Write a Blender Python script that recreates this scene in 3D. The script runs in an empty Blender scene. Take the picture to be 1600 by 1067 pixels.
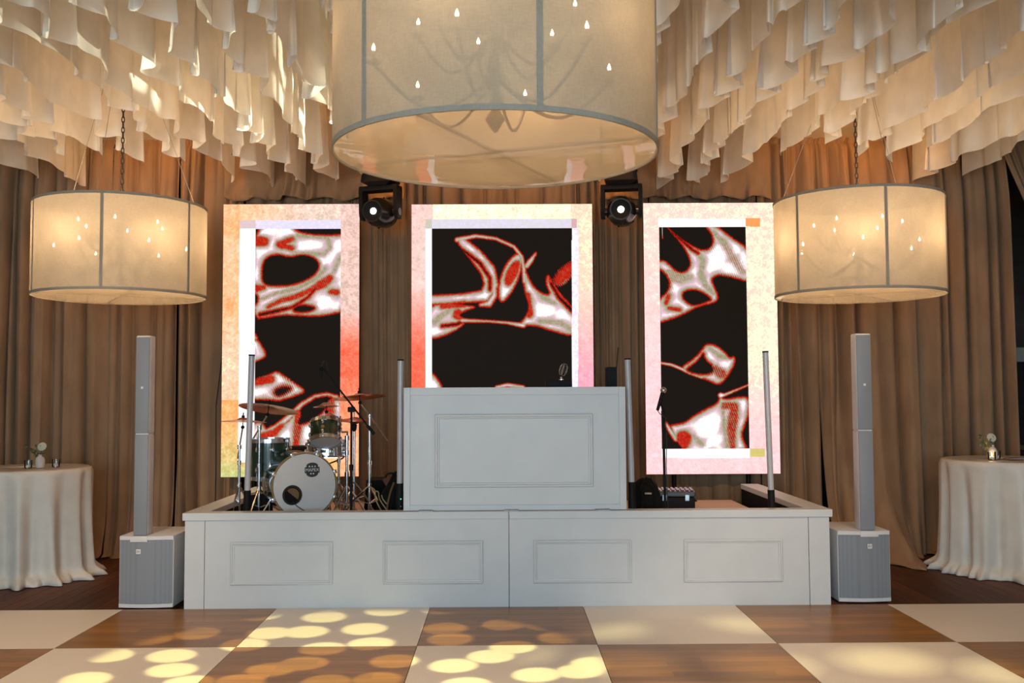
import bpy, bmesh, math, random
import numpy as np
from mathutils import Vector, Matrix, Euler

random.seed(7)
scn = bpy.context.scene
COL = scn.collection
PI = math.pi

# ------------------------------------------------------------------ camera, world, lights, exposure
cam_data = bpy.data.cameras.new('camera')
cam_data.sensor_width = 36.0
cam_data.lens = 35.0
cam = bpy.data.objects.new('camera', cam_data)
COL.objects.link(cam)
cam.matrix_world = (Matrix.Translation((0, 0, 1.70)) @ Matrix.Rotation(math.radians(-0.55), 4, 'Z')
                    @ Matrix.Rotation(math.radians(93.09), 4, 'X') @ Matrix.Rotation(math.radians(-0.28), 4, 'Z'))
cam_data.clip_end = 100
scn.camera = cam

world = bpy.data.worlds.new('world')
scn.world = world
world.use_nodes = True
world.node_tree.nodes['Background'].inputs[0].default_value = (0.9, 0.85, 0.8, 1)
world.node_tree.nodes['Background'].inputs[1].default_value = 0.03

scn.view_settings.view_transform = 'Standard'
scn.view_settings.look = 'None'
scn.view_settings.gamma = 1.0
scn.view_settings.use_curve_mapping = False
scn.view_settings.exposure = 0.0
scn.cycles.use_denoising = True
scn.cycles.max_bounces = 8
scn.cycles.transparent_max_bounces = 16
scn.cycles.sample_clamp_indirect = 4.0


def add_light(name, kind, loc, aim=None, energy=100, color=(1, 1, 1), size=None, size_y=None, spot=None, blend=0.2, radius=0.05):
    ld = bpy.data.lights.new(name, kind)
    ld.energy = energy
    ld.color = color
    if kind == 'AREA':
        ld.shape = 'RECTANGLE'
        ld.size = size
        ld.size_y = size_y or size
    elif kind == 'SPOT':
        ld.spot_size = math.radians(spot)
        ld.spot_blend = blend
        ld.shadow_soft_size = radius
    else:
        ld.shadow_soft_size = radius
    o = bpy.data.objects.new(name, ld)
    COL.objects.link(o)
    o.location = loc
    if aim is not None:
        o.rotation_euler = (Vector(aim) - Vector(loc)).to_track_quat('-Z', 'Y').to_euler()
    return o


WARM = (1.0, 0.66, 0.36)
# assumed daylight, as if from unseen windows at the rear of the hall, behind the photographer
add_light('assumed_window_daylight', 'AREA', (-1.0, -6.3, 2.2), (0, 8, 1.0), 860, (0.54, 0.80, 1.0), 9.0, 3.2)
# assumed warm wash spots without fittings, added between the drapes to brighten the curtain
for wx, we in ((-3.7, 62), (-1.24, 70), (0.0, 50), (1.20, 70), (3.75, 66)):
    add_light('assumed_curtain_wash', 'SPOT', (wx, 9.6, 4.74), (wx, 10.9, 3.4), we, (1.0, 0.47, 0.14), spot=130, blend=1.0, radius=0.2)
for wx, wy in ((-3.3, 1.9), (3.3, 1.9)):  # added warm fill spots, out of view without fittings, to brighten the dance floor
    add_light('added_floor_fill', 'SPOT', (wx, wy, 4.8), (wx * 0.8, wy + 3.6, 0), 850, (1.0, 0.74, 0.48), spot=84, blend=0.8, radius=0.12)


def gobo(o, scale, radius, soft, color, seed):
    """disc pattern of a gobo wheel: the beam is masked by the direction it leaves the lamp"""
    ld = o.data
    ld.use_nodes = True
    nt = ld.node_tree
    em = nt.nodes['Emission']
    tc = nt.nodes.new('ShaderNodeTexCoord')
    sx = nt.nodes.new('ShaderNodeSeparateXYZ')
    nt.links.new(tc.outputs['Normal'], sx.inputs[0])
    cb = nt.nodes.new('ShaderNodeCombineXYZ')
    for k in (0, 1):
        dv = nt.nodes.new('ShaderNodeMath'); dv.operation = 'DIVIDE'
        nt.links.new(sx.outputs[k], dv.inputs[0]); nt.links.new(sx.outputs[2], dv.inputs[1])
        nt.links.new(dv.outputs[0], cb.inputs[k])
    sd = nt.nodes.new('ShaderNodeVectorMath'); sd.inputs[1].default_value = (seed, seed * 1.7, 0)
    nt.links.new(cb.outputs[0], sd.inputs[0])
    vo = nt.nodes.new('ShaderNodeTexVoronoi')
    vo.voronoi_dimensions = '2D'
    vo.inputs['Scale'].default_value = scale
    vo.inputs['Randomness'].default_value = 0.75
    nt.links.new(sd.outputs[0], vo.inputs['Vector'])
    mr = nt.nodes.new('ShaderNodeMapRange')
    mr.inputs['From Min'].default_value = radius + soft
    mr.inputs['From Max'].default_value = radius - soft
    mr.inputs['To Min'].default_value = 0.0
    mr.inputs['To Max'].default_value = 1.0
    nt.links.new(vo.outputs['Distance'], mr.inputs['Value'])
    nt.links.new(mr.outputs[0], em.inputs['Strength'])
    em.inputs['Color'].default_value = (*color, 1)


g = add_light('gobo_beam', 'SPOT', (-0.9, 5.0, 3.9), (-1.0, 6.05, 0), 900, (1, 1, 1), spot=46, blend=0.15, radius=0.012)  # assumed lamp out of view for the floor dots, no fitting built
gobo(g, 10.0, 0.37, 0.05, (1.0, 0.92, 0.36), 0.3)
g = add_light('gobo_beam', 'SPOT', (1.5, 4.9, 3.9), (1.6, 5.9, 0), 420, (1, 1, 1), spot=46, blend=0.35, radius=0.02)  # second assumed floor lamp without a fitting, softer dots
gobo(g, 5.0, 0.34, 0.16, (1.0, 0.93, 0.45), 4.7)
g = add_light('gobo_beam', 'SPOT', (-1.2, 9.7, 3.6), (-2.3, 6.7, 4.65), 1000, (1, 1, 1), spot=50, blend=0.3, radius=0.012)
gobo(g, 8.0, 0.33, 0.08, (0.95, 0.95, 0.72), 2.1)


# ------------------------------------------------------------------ materials
def new_mat(name):
    m = bpy.data.materials.new(name)
    m.use_nodes = True
    nt = m.node_tree
    return m, nt, nt.nodes['Principled BSDF']


def nnode(nt, kind, **kw):
    n = nt.nodes.new(kind)
    for k, v in kw.items():
        if k in n.inputs:
            n.inputs[k].default_value = v
        else:
            setattr(n, k, v)
    return n


def ramp(nt, fac, stops):
    r = nt.nodes.new('ShaderNodeValToRGB')
    els = r.color_ramp.elements
    while len(els) < len(stops):
        els.new(0.5)
    for e, (p, c) in zip(els, stops):
        e.position = p
        e.color = (*c, 1)
    nt.links.new(fac, r.inputs[0])
    return r.outputs[0]


def coords(nt, kind='Object', scale=(1, 1, 1), rot=(0, 0, 0)):
    tc = nt.nodes.new('ShaderNodeTexCoord')
    mp = nt.nodes.new('ShaderNodeMapping')
    mp.inputs['Scale'].default_value = scale
    mp.inputs['Rotation'].default_value = rot
    nt.links.new(tc.outputs[kind], mp.inputs[0])
    return mp.outputs[0]


def sh(c, k):
    return tuple(min(1.0, v * k) for v in c)


def mat_simple(name, color, rough=0.5, metal=0.0, var=0.12, nscale=18.0, bump=0.0, bscale=120.0, sheen=0.0, coat=0.0, spec=None, stretch=(1, 1, 1)):
    m, nt, b = new_mat(name)
    v = coords(nt, 'Object', stretch)
    n = nnode(nt, 'ShaderNodeTexNoise', Scale=nscale, Detail=4.0)
    nt.links.new(v, n.inputs['Vector'])
    nt.links.new(ramp(nt, n.outputs['Fac'], [(0.3, sh(color, 1 - var)), (0.7, sh(color, 1 + var))]), b.inputs['Base Color'])
    b.inputs['Roughness'].default_value = rough
    b.inputs['Metallic'].default_value = metal
    if sheen:
        b.inputs['Sheen Weight'].default_value = sheen
        b.inputs['Sheen Roughness'].default_value = 0.4
    if coat:
        b.inputs['Coat Weight'].default_value = coat
        b.inputs['Coat Roughness'].default_value = 0.05
    if spec is not None:
        b.inputs['Specular IOR Level'].default_value = spec
    if bump:
        bn = nnode(nt, 'ShaderNodeTexNoise', Scale=bscale, Detail=3.0)
        nt.links.new(v, bn.inputs['Vector'])
        bp = nnode(nt, 'ShaderNodeBump', Strength=bump, Distance=0.01)
        nt.links.new(bn.outputs['Fac'], bp.inputs['Height'])
        nt.links.new(bp.outputs[0], b.inputs['Normal'])
    return m


def mat_emit(name, color, strength):
    m, nt, b = new_mat(name)
    b.inputs['Base Color'].default_value = (*color, 1)
    b.inputs['Emission Color'].default_value = (*color, 1)
    b.inputs['Emission Strength'].default_value = strength
    return m


def mat_cloth(name, color, trans=0.4, clear=0.0, var=0.06, weave=0.0, rough_gloss=0.0):
    """thin cloth: diffuse + translucent, optionally sheer"""
    m, nt, b = new_mat(name)
    nt.nodes.remove(b)
    out = nt.nodes['Material Output']
    v = coords(nt, 'Object')
    n = nnode(nt, 'ShaderNodeTexNoise', Scale=6.0, Detail=4.0)
    nt.links.new(v, n.inputs['Vector'])
    c = ramp(nt, n.outputs['Fac'], [(0.3, sh(color, 1 - var)), (0.7, sh(color, 1 + var))])
    if weave:
        w = nnode(nt, 'ShaderNodeTexNoise', Scale=1.0, Detail=3.0)
        nt.links.new(coords(nt, 'Object', (40, 40, 260)), w.inputs['Vector'])
        w2 = nnode(nt, 'ShaderNodeTexNoise', Scale=1.0, Detail=3.0)
        nt.links.new(coords(nt, 'Object', (260, 260, 30)), w2.inputs['Vector'])
        ad = nnode(nt, 'ShaderNodeMath', operation='ADD')
        nt.links.new(w.outputs['Fac'], ad.inputs[0]); nt.links.new(w2.outputs['Fac'], ad.inputs[1])
        mr = nnode(nt, 'ShaderNodeMapRange')
        mr.inputs['From Min'].default_value = 0.6; mr.inputs['From Max'].default_value = 1.4
        mr.inputs['To Min'].default_value = 1 - weave; mr.inputs['To Max'].default_value = 1 + weave
        nt.links.new(ad.outputs[0], mr.inputs['Value'])
        mx = nnode(nt, 'ShaderNodeVectorMath', operation='SCALE')
        nt.links.new(c, mx.inputs[0]); nt.links.new(mr.outputs[0], mx.inputs['Scale'])
        c = mx.outputs[0]
    d = nt.nodes.new('ShaderNodeBsdfDiffuse'); t = nt.nodes.new('ShaderNodeBsdfTranslucent')
    nt.links.new(c, d.inputs[0]); nt.links.new(c, t.inputs[0])
    mix = nt.nodes.new('ShaderNodeMixShader'); mix.inputs[0].default_value = trans
    nt.links.new(d.outputs[0], mix.inputs[1]); nt.links.new(t.outputs[0], mix.inputs[2])
    last = mix
    if rough_gloss:
        gl = nt.nodes.new('ShaderNodeBsdfGlossy'); gl.inputs['Roughness'].default_value = 0.38
        fr = nnode(nt, 'ShaderNodeFresnel', IOR=1.4)
        m3 = nt.nodes.new('ShaderNodeMixShader')
        ml = nnode(nt, 'ShaderNodeMath', operation='MULTIPLY'); ml.inputs[1].default_value = rough_gloss
        nt.links.new(fr.outputs[0], ml.inputs[0]); nt.links.new(ml.outputs[0], m3.inputs[0])
        nt.links.new(last.outputs[0], m3.inputs[1]); nt.links.new(gl.outputs[0], m3.inputs[2])
        last = m3
    if clear:
        tr = nt.nodes.new('ShaderNodeBsdfTransparent')
        m2 = nt.nodes.new('ShaderNodeMixShader'); m2.inputs[0].default_value = clear
        nt.links.new(last.outputs[0], m2.inputs[1]); nt.links.new(tr.outputs[0], m2.inputs[2])
        last = m2
    nt.links.new(last.outputs[0], out.inputs[0])
    return m


def mat_film(name):
    """glossy milky acrylic disc under a drum shade"""
    m, nt, b = new_mat(name)
    nt.nodes.remove(b)
    out = nt.nodes['Material Output']
    v = coords(nt, 'Object', (1.6, 2.4, 1))
    n = nnode(nt, 'ShaderNodeTexNoise', Scale=2.2, Detail=1.0, Distortion=0.8)
    nt.links.new(v, n.inputs['Vector'])
    bp = nnode(nt, 'ShaderNodeBump', Strength=0.12, Distance=0.02)
    nt.links.new(n.outputs['Fac'], bp.inputs['Height'])
    tr = nt.nodes.new('ShaderNodeBsdfTransparent'); tr.inputs[0].default_value = (0.95, 0.9, 0.82, 1)
    tl = nt.nodes.new('ShaderNodeBsdfTranslucent'); tl.inputs[0].default_value = (0.95, 0.84, 0.68, 1)
    df = nt.nodes.new('ShaderNodeBsdfDiffuse'); df.inputs[0].default_value = (0.72, 0.60, 0.45, 1)
    gl = nt.nodes.new('ShaderNodeBsdfGlossy'); gl.inputs['Roughness'].default_value = 0.03
    nt.links.new(bp.outputs[0], gl.inputs['Normal'])
    lw = nnode(nt, 'ShaderNodeLayerWeight', Blend=0.5)
    nt.links.new(bp.outputs[0], lw.inputs['Normal'])
    pw = nnode(nt, 'ShaderNodeMath', operation='POWER'); pw.inputs[1].default_value = 5.0
    nt.links.new(lw.outputs['Facing'], pw.inputs[0])
    fr = nnode(nt, 'ShaderNodeMath', operation='MULTIPLY'); fr.inputs[1].default_value = 0.6
    nt.links.new(pw.outputs[0], fr.inputs[0])
    a = nt.nodes.new('ShaderNodeMixShader'); a.inputs[0].default_value = 0.5
    nt.links.new(tl.outputs[0], a.inputs[1]); nt.links.new(df.outputs[0], a.inputs[2])
    c = nt.nodes.new('ShaderNodeMixShader'); c.inputs[0].default_value = 0.58
    nt.links.new(a.outputs[0], c.inputs[1]); nt.links.new(tr.outputs[0], c.inputs[2])
    d = nt.nodes.new('ShaderNodeMixShader')
    nt.links.new(fr.outputs[0], d.inputs[0])
    nt.links.new(c.outputs[0], d.inputs[1]); nt.links.new(gl.outputs[0], d.inputs[2])
    nt.links.new(d.outputs[0], out.inputs[0])
    return m


def mat_wood(name, c0, c1, rough, axis='X', strip=0.1, coat=0.0, strips=True):
    """printed / real wood grain running along one axis; strips = narrow boards printed in the sheet"""
    m, nt, b = new_mat(name)
    st = (1.2, 26, 26) if axis == 'X' else (26, 1.2, 26)
    v = coords(nt, 'Object', st)
    oi = nt.nodes.new('ShaderNodeObjectInfo')
    sc = nnode(nt, 'ShaderNodeVectorMath', operation='ADD')
    cb = nt.nodes.new('ShaderNodeCombineXYZ')
    ml = nnode(nt, 'ShaderNodeMath', operation='MULTIPLY'); ml.inputs[1].default_value = 57.0
    nt.links.new(oi.outputs['Random'], ml.inputs[0])
    nt.links.new(ml.outputs[0], cb.inputs[0]); nt.links.new(ml.outputs[0], cb.inputs[1])
    nt.links.new(v, sc.inputs[0]); nt.links.new(cb.outputs[0], sc.inputs[1])
    n = nnode(nt, 'ShaderNodeTexNoise', Scale=1.0, Detail=6.0, Roughness=0.65, Distortion=0.6)
    nt.links.new(sc.outputs[0], n.inputs['Vector'])
    col = ramp(nt, n.outputs['Fac'], [(0.25, c0), (0.75, c1)])
    if strips:
        br = nt.nodes.new('ShaderNodeTexBrick')
        br.offset = 0.37
        br.inputs['Scale'].default_value = 1.0
        br.inputs['Brick Width'].default_value = 0.62
        br.inputs['Row Height'].default_value = strip
        br.inputs['Mortar Size'].default_value = 0.0015
        br.inputs['Color1'].default_value = (0.78, 0.78, 0.78, 1)
        br.inputs['Color2'].default_value = (1.15, 1.1, 1.05, 1)
        br.inputs['Mortar'].default_value = (0.7, 0.66, 0.62, 1)
        nt.links.new(coords(nt, 'Object', rot=(0, 0, 0 if axis == 'X' else PI / 2)), br.inputs['Vector'])
        mm = nnode(nt, 'ShaderNodeVectorMath', operation='MULTIPLY')
        nt.links.new(col, mm.inputs[0]); nt.links.new(br.outputs['Color'], mm.inputs[1])
        col = mm.outputs[0]
    else:
        mr = nnode(nt, 'ShaderNodeMapRange')
        mr.inputs['To Min'].default_value = 0.65; mr.inputs['To Max'].default_value = 1.3
        nt.links.new(oi.outputs['Random'], mr.inputs['Value'])
        mm = nnode(nt, 'ShaderNodeVectorMath', operation='SCALE')
        nt.links.new(col, mm.inputs[0]); nt.links.new(mr.outputs[0], mm.inputs['Scale'])
        col = mm.outputs[0]
    nt.links.new(col, b.inputs['Base Color'])
    b.inputs['Roughness'].default_value = rough
    b.inputs['Specular IOR Level'].default_value = 0.35 if strips else 0.2
    if coat:
        b.inputs['Coat Weight'].default_value = coat
        b.inputs['Coat Roughness'].default_value = 0.12
    return m


def mat_glass(name, tint=(0.95, 0.97, 0.96)):
    m, nt, b = new_mat(name)
    nt.nodes.remove(b)
    out = nt.nodes['Material Output']
    tr = nt.nodes.new('ShaderNodeBsdfTransparent'); tr.inputs[0].default_value = (*tint, 1)
    gl = nt.nodes.new('ShaderNodeBsdfGlossy'); gl.inputs['Roughness'].default_value = 0.03
    n = nnode(nt, 'ShaderNodeTexNoise', Scale=8.0)
    nt.links.new(coords(nt), n.inputs['Vector'])
    bp = nnode(nt, 'ShaderNodeBump', Strength=0.05)
    nt.links.new(n.outputs['Fac'], bp.inputs['Height']); nt.links.new(bp.outputs[0], gl.inputs['Normal'])
    fr = nnode(nt, 'ShaderNodeFresnel', IOR=1.5)
    d = nt.nodes.new('ShaderNodeMixShader')
    nt.links.new(fr.outputs[0], d.inputs[0]); nt.links.new(tr.outputs[0], d.inputs[1]); nt.links.new(gl.outputs[0], d.inputs[2])
    nt.links.new(d.outputs[0], out.inputs[0])
    return m


def mat_mesh_grille(name, color):
    """perforated metal grille of a loudspeaker"""
    m, nt, b = new_mat(name)
    vo = nnode(nt, 'ShaderNodeTexVoronoi', Scale=210.0, Randomness=0.1)
    nt.links.new(coords(nt), vo.inputs['Vector'])
    nt.links.new(ramp(nt, vo.outputs['Distance'], [(0.18, sh(color, 0.55)), (0.34, color)]), b.inputs['Base Color'])
    b.inputs['Roughness'].default_value = 0.55
    bp = nnode(nt, 'ShaderNodeBump', Strength=0.4, Distance=0.002)
    nt.links.new(vo.outputs['Distance'], bp.inputs['Height'])
    nt.links.new(bp.outputs[0], b.inputs['Normal'])
    return m


def mat_led(name):
    m, nt, b = new_mat(name)
    nt.nodes.remove(b)
    out = nt.nodes['Material Output']
    at = nt.nodes.new('ShaderNodeVertexColor'); at.layer_name = 'led'
    # faint pitch of the diode rows
    wv = nnode(nt, 'ShaderNodeTexWave', Scale=22.0)
    wv.bands_direction = 'Z'
    nt.links.new(coords(nt), wv.inputs['Vector'])
    mr = nnode(nt, 'ShaderNodeMapRange')
    mr.inputs['To Min'].default_value = 0.95; mr.inputs['To Max'].default_value = 1.05
    nt.links.new(wv.outputs['Fac'], mr.inputs['Value'])
    em = nt.nodes.new('ShaderNodeEmission')
    nt.links.new(at.outputs['Color'], em.inputs['Color']); nt.links.new(mr.outputs[0], em.inputs['Strength'])
    gl = nnode(nt, 'ShaderNodeBsdfGlossy', Roughness=0.5, Color=(0.003, 0.003, 0.003, 1))
    ad = nt.nodes.new('ShaderNodeAddShader')
    nt.links.new(em.outputs[0], ad.inputs[0]); nt.links.new(gl.outputs[0], ad.inputs[1])
    nt.links.new(ad.outputs[0], out.inputs[0])
    return m


M = {
    'plaster': mat_simple('plaster', (0.42, 0.33, 0.24), 0.9, var=0.05, nscale=3, bump=0.1),
    'dark_wall': mat_simple('dark_wall', (0.06, 0.04, 0.03), 0.9, var=0.2, nscale=5),
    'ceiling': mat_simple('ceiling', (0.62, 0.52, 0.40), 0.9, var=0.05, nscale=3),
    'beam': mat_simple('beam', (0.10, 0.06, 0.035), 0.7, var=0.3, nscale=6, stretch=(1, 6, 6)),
    'trim': mat_simple('trim', (0.35, 0.31, 0.27), 0.5),
    'subfloor': mat_simple('subfloor', (0.025, 0.013, 0.008), 0.8),
    'walnut': mat_wood('walnut', (0.040, 0.012, 0.005), (0.15, 0.050, 0.020), 0.55, 'Y', strips=False),
    'tile_white': mat_simple('tile_white', (0.80, 0.70, 0.61), 0.42, var=0.03, nscale=90, bump=0.02, bscale=400, spec=0.35),
    'tile_wood': mat_wood('tile_wood', (0.21, 0.088, 0.021), (0.41, 0.195, 0.055), 0.34, 'X', 0.11, coat=0.05),
    'white_paint': mat_simple('white_paint', (0.57, 0.575, 0.58), 0.42, var=0.03, nscale=4, bump=0.04, bscale=60),
    'raw_wood': mat_wood('raw_wood', (0.34, 0.20, 0.10), (0.55, 0.36, 0.21), 0.7, 'Y', strips=False),
    'deck': mat_wood('deck', (0.42, 0.27, 0.18), (0.62, 0.43, 0.31), 0.55, 'X', strips=False),
    'black': mat_simple('black', (0.009, 0.008, 0.008), 0.6, var=0.2, spec=0.15),
    'black_rough': mat_simple('black_rough', (0.008, 0.007, 0.006), 0.85, var=0.3, bump=0.3, bscale=60, spec=0.12),
    'black_gloss': mat_simple('black_gloss', (0.012, 0.011, 0.012), 0.22, var=0.1),
    'dark_inside': mat_simple('dark_inside', (0.012, 0.009, 0.007), 0.9, spec=0.1),
    'chrome': mat_simple('chrome', (0.72, 0.72, 0.74), 0.16, metal=1.0, var=0.06),
    'steel': mat_simple('steel', (0.45, 0.45, 0.46), 0.3, metal=1.0, var=0.1),
    'bronze': mat_simple('bronze', (0.55, 0.26, 0.15), 0.34, metal=1.0, var=0.15, nscale=30),
    'green_lacquer': mat_simple('green_lacquer', (0.003, 0.024, 0.012), 0.2, var=0.5, nscale=5, coat=1.0, stretch=(1, 1, 8)),
    'maple': mat_simple('maple', (0.30, 0.17, 0.05), 0.35, var=0.15),
    'drum_head': mat_simple('drum_head', (0.58, 0.535, 0.51), 0.5, var=0.05, nscale=4),
    'badge': mat_simple('badge', (0.02, 0.02, 0.022), 0.5),
    'letter_white': mat_simple('letter_white', (0.62, 0.61, 0.60), 0.5),
    'velvet': mat_simple('velvet', (0.315, 0.190, 0.108), 0.85, var=0.14, nscale=7, bump=0.12, bscale=160, sheen=0.06, spec=0.1, stretch=(1, 1, 0.35)),
    'drape': mat_cloth('drape', (0.90, 0.84, 0.75), 0.42),
    'linen': mat_cloth('linen', (0.44, 0.37, 0.275), 0.33, clear=0.10, weave=0.10),
    'tape': mat_cloth('tape', (0.42, 0.37, 0.30), 0.3, weave=0.1),
    'film': mat_film('film'),
    'satin': mat_cloth('satin', (0.72, 0.66, 0.58), 0.08, rough_gloss=1.0, weave=0.03),
    'bulb': mat_emit('bulb', (1.0, 0.78, 0.48), 60.0),
    'candle_sleeve': mat_simple('candle_sleeve', (0.5, 0.4, 0.28), 0.6),
    'iron': mat_simple('iron', (0.05, 0.04, 0.035), 0.5, metal=0.4),
    'wire': mat_simple('wire', (0.35, 0.30, 0.25), 0.4, metal=0.6),
    'speaker_white': mat_simple('speaker_white', (0.60, 0.58, 0.57), 0.5, var=0.03),
    'grille': mat_mesh_grille('grille', (0.205, 0.22, 0.245)),
    'tube_glass': mat_simple('tube_glass', (0.42, 0.40, 0.42), 0.35, var=0.03, coat=0.3),
    'lens': mat_emit('lens', (0.85, 1.0, 0.92), 9.0),
    'lens_glass': mat_simple('lens_glass', (0.02, 0.03, 0.025), 0.08, coat=1.0),
    'green_light': mat_emit('green_light', (0.1, 0.9, 0.4), 1.5),
    'led': mat_led('led'),
    'ceramic': mat_simple('ceramic', (0.52, 0.47, 0.44), 0.7, var=0.06, nscale=40, bump=0.1),
    'petal': mat_cloth('petal', (0.75, 0.72, 0.60), 0.3),
    'pistil': mat_simple('pistil', (0.45, 0.38, 0.10), 0.8),
    'leaf': mat_simple('leaf', (0.05, 0.075, 0.022), 0.55, var=0.4, nscale=50),
    'leaf_yellow': mat_simple('leaf_yellow', (0.20, 0.17, 0.02), 0.55, var=0.3, nscale=50),
    'glass': mat_glass('glass'),
    'wax': mat_simple('wax', (0.75, 0.72, 0.66), 0.6),
    'flame': mat_emit('flame', (1.0, 0.72, 0.35), 14.0),
    'cable_tan': mat_simple('cable_tan', (0.36, 0.27, 0.15), 0.6),
    'cable_black': mat_simple('cable_black', (0.012, 0.012, 0.012), 0.5),
    'strap': mat_simple('strap', (0.16, 0.09, 0.03), 0.8),
    'case_lid': mat_simple('case_lid', (0.05, 0.042, 0.045), 0.35, coat=0.3),
    'sticker': mat_simple('sticker', (0.42, 0.30, 0.22), 0.7, var=0.3, nscale=60),
    'booklet': mat_simple('booklet', (0.20, 0.07, 0.04), 0.6),
    'door_glass': mat_simple('door_glass', (0.012, 0.011, 0.012), 0.1),
}


# ------------------------------------------------------------------ mesh helpers
def frame_from(axis):
    a = Vector(axis).normalized()
    ref = Vector((0, 0, 1)) if abs(a.z) < 0.95 else Vector((1, 0, 0))
    u = ref.cross(a).normalized()
    v = a.cross(u)
    return u, v, a


class MB:
    def __init__(self):
        self.bm = bmesh.new()

    def quadring(self, rings, cap0=True, cap1=True, closed=True):
        bm = self.bm
        vs = [[bm.verts.new(p) for p in r] for r in rings]
        n = len(vs[0])
        rng = range(n) if closed else range(n - 1)
        for a, b in zip(vs, vs[1:]):
            for i in rng:
                j = (i + 1) % n
                try:
                    bm.faces.new((a[i], a[j], b[j], b[i]))
                except ValueError:
                    pass
        if cap0 and n > 2:
            bm.faces.new(list(reversed(vs[0])))
        if cap1 and n > 2:
            bm.faces.new(vs[-1])
        return self

    def box(self, x0, x1, y0, y1, z0, z1, bev=0.0, rot=None):
        bm2 = bmesh.new()
        bmesh.ops.create_cube(bm2, size=1.0)
        cx, cy, cz = (x0 + x1) / 2, (y0 + y1) / 2, (z0 + z1) / 2
        for v in bm2.verts:
            v.co = Vector((v.co.x * (x1 - x0), v.co.y * (y1 - y0), v.co.z * (z1 - z0)))
        if bev:
            bmesh.ops.bevel(bm2, geom=list(bm2.edges), offset=bev, segments=2, profile=0.5, affect='EDGES')
        mt = Matrix.Translation((cx, cy, cz))
        if rot is not None:
            mt = mt @ (rot if isinstance(rot, Matrix) else Euler(rot).to_matrix().to_4x4())
        self._merge(bm2, mt)
        return self

    def _merge(self, bm2, mt):
        mp = {}
        for v in bm2.verts:
            mp[v] = self.bm.verts.new(mt @ v.co)
        for f in bm2.faces:
            self.bm.faces.new([mp[v] for v in f.verts])
        bm2.free()

    def cyl(self, p0, p1, r0, r1=None, n=14, caps=True):
        r1 = r0 if r1 is None else r1
        p0, p1 = Vector(p0), Vector(p1)
        u, v, a = frame_from(p1 - p0)
        rings = []
        for p, r in ((p0, r0), (p1, r1)):
            rings.append([p + (u * math.cos(2 * PI * i / n) + v * math.sin(2 * PI * i / n)) * r for i in range(n)])
        return self.quadring(rings, caps, caps)

    def tube(self, pts, r, n=8, closed=False):
        pts = [Vector(p) for p in pts]
        m = len(pts)
        rings = []
        u = None
        for i, p in enumerate(pts):
            if closed:
                t = (pts[(i + 1) % m] - pts[i - 1]).normalized()
            else:
                t = (pts[min(i + 1, m - 1)] - pts[max(i - 1, 0)]).normalized()
            if u is None:
                u, _, _ = frame_from(t)
            u = (u - t * u.dot(t)).normalized()
            v = t.cross(u)
            rr = r[i] if isinstance(r, (list, tuple)) else r
            rings.append([p + (u * math.cos(2 * PI * k / n) + v * math.sin(2 * PI * k / n)) * rr for k in range(n)])
        if closed:
            rings.append(rings[0])
            self.quadring(rings, False, False)
            bmesh.ops.remove_doubles(self.bm, verts=self.bm.verts, dist=1e-6)
            return self
        return self.quadring(rings)

    def lathe(self, prof, mt=None, n=32, cap0=False, cap1=False, arc=None):
        mt = mt or Matrix.Identity(4)
        rings = []
        for r, z in prof:
            rings.append([mt @ Vector((r * math.cos(2 * PI * i / n), r * math.sin(2 * PI * i / n), z)) for i in range(n)])
        return self.quadring(rings, cap0, cap1)

    def sphere(self, c, r, mt=None, nu=14, nv=9, sc=(1, 1, 1)):
        bm2 = bmesh.new()
        bmesh.ops.create_uvsphere(bm2, u_segments=nu, v_segments=nv, radius=r)
        mm = Matrix.Translation(c) @ (mt or Matrix.Identity(4)) @ Matrix.Diagonal((*sc, 1))
        self._merge(bm2, mm)
        return self

    def poly(self, pts, thick=None):
        """flat polygon (list of 3D points); with thick = offset vector it becomes a slab"""
        vs = [self.bm.verts.new(p) for p in pts]
        self.bm.faces.new(vs)
        if thick is not None:
            t = Vector(thick)
            ws = [self.bm.verts.new(Vector(p) + t) for p in pts]
            self.bm.faces.new(list(reversed(ws)))
            for i in range(len(vs)):
                j = (i + 1) % len(vs)
                self.bm.faces.new((vs[j], vs[i], ws[i], ws[j]))
        return self

    def mesh(self, name, mat, smooth=True, angle=38):
        bmesh.ops.recalc_face_normals(self.bm, faces=self.bm.faces)
        me = bpy.data.meshes.new(name)
        self.bm.to_mesh(me)
        self.bm.free()
        if smooth:
            me.polygons.foreach_set('use_smooth', [True] * len(me.polygons))
            me.set_sharp_from_angle(angle=math.radians(angle))
        me.materials.append(M[mat])
        return me

    def obj(self, name, mat, parent=None, smooth=True, angle=38):
        return link(name, self.mesh(name, mat, smooth, angle), parent)


def link(name, me, parent=None):
    o = bpy.data.objects.new(name, me)
    COL.objects.link(o)
    if parent is not None:
        adopt(o, parent)
    return o


INV = {}


def adopt(o, parent):
    o.parent = parent
    inv = INV.get(parent.name)
    if inv is None:
        # the parts are written in world coordinates; undo the root's placement
        inv = parent.matrix_basis.inverted() if parent.parent is None else Matrix.Identity(4)
    o.matrix_parent_inverse = inv


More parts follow.
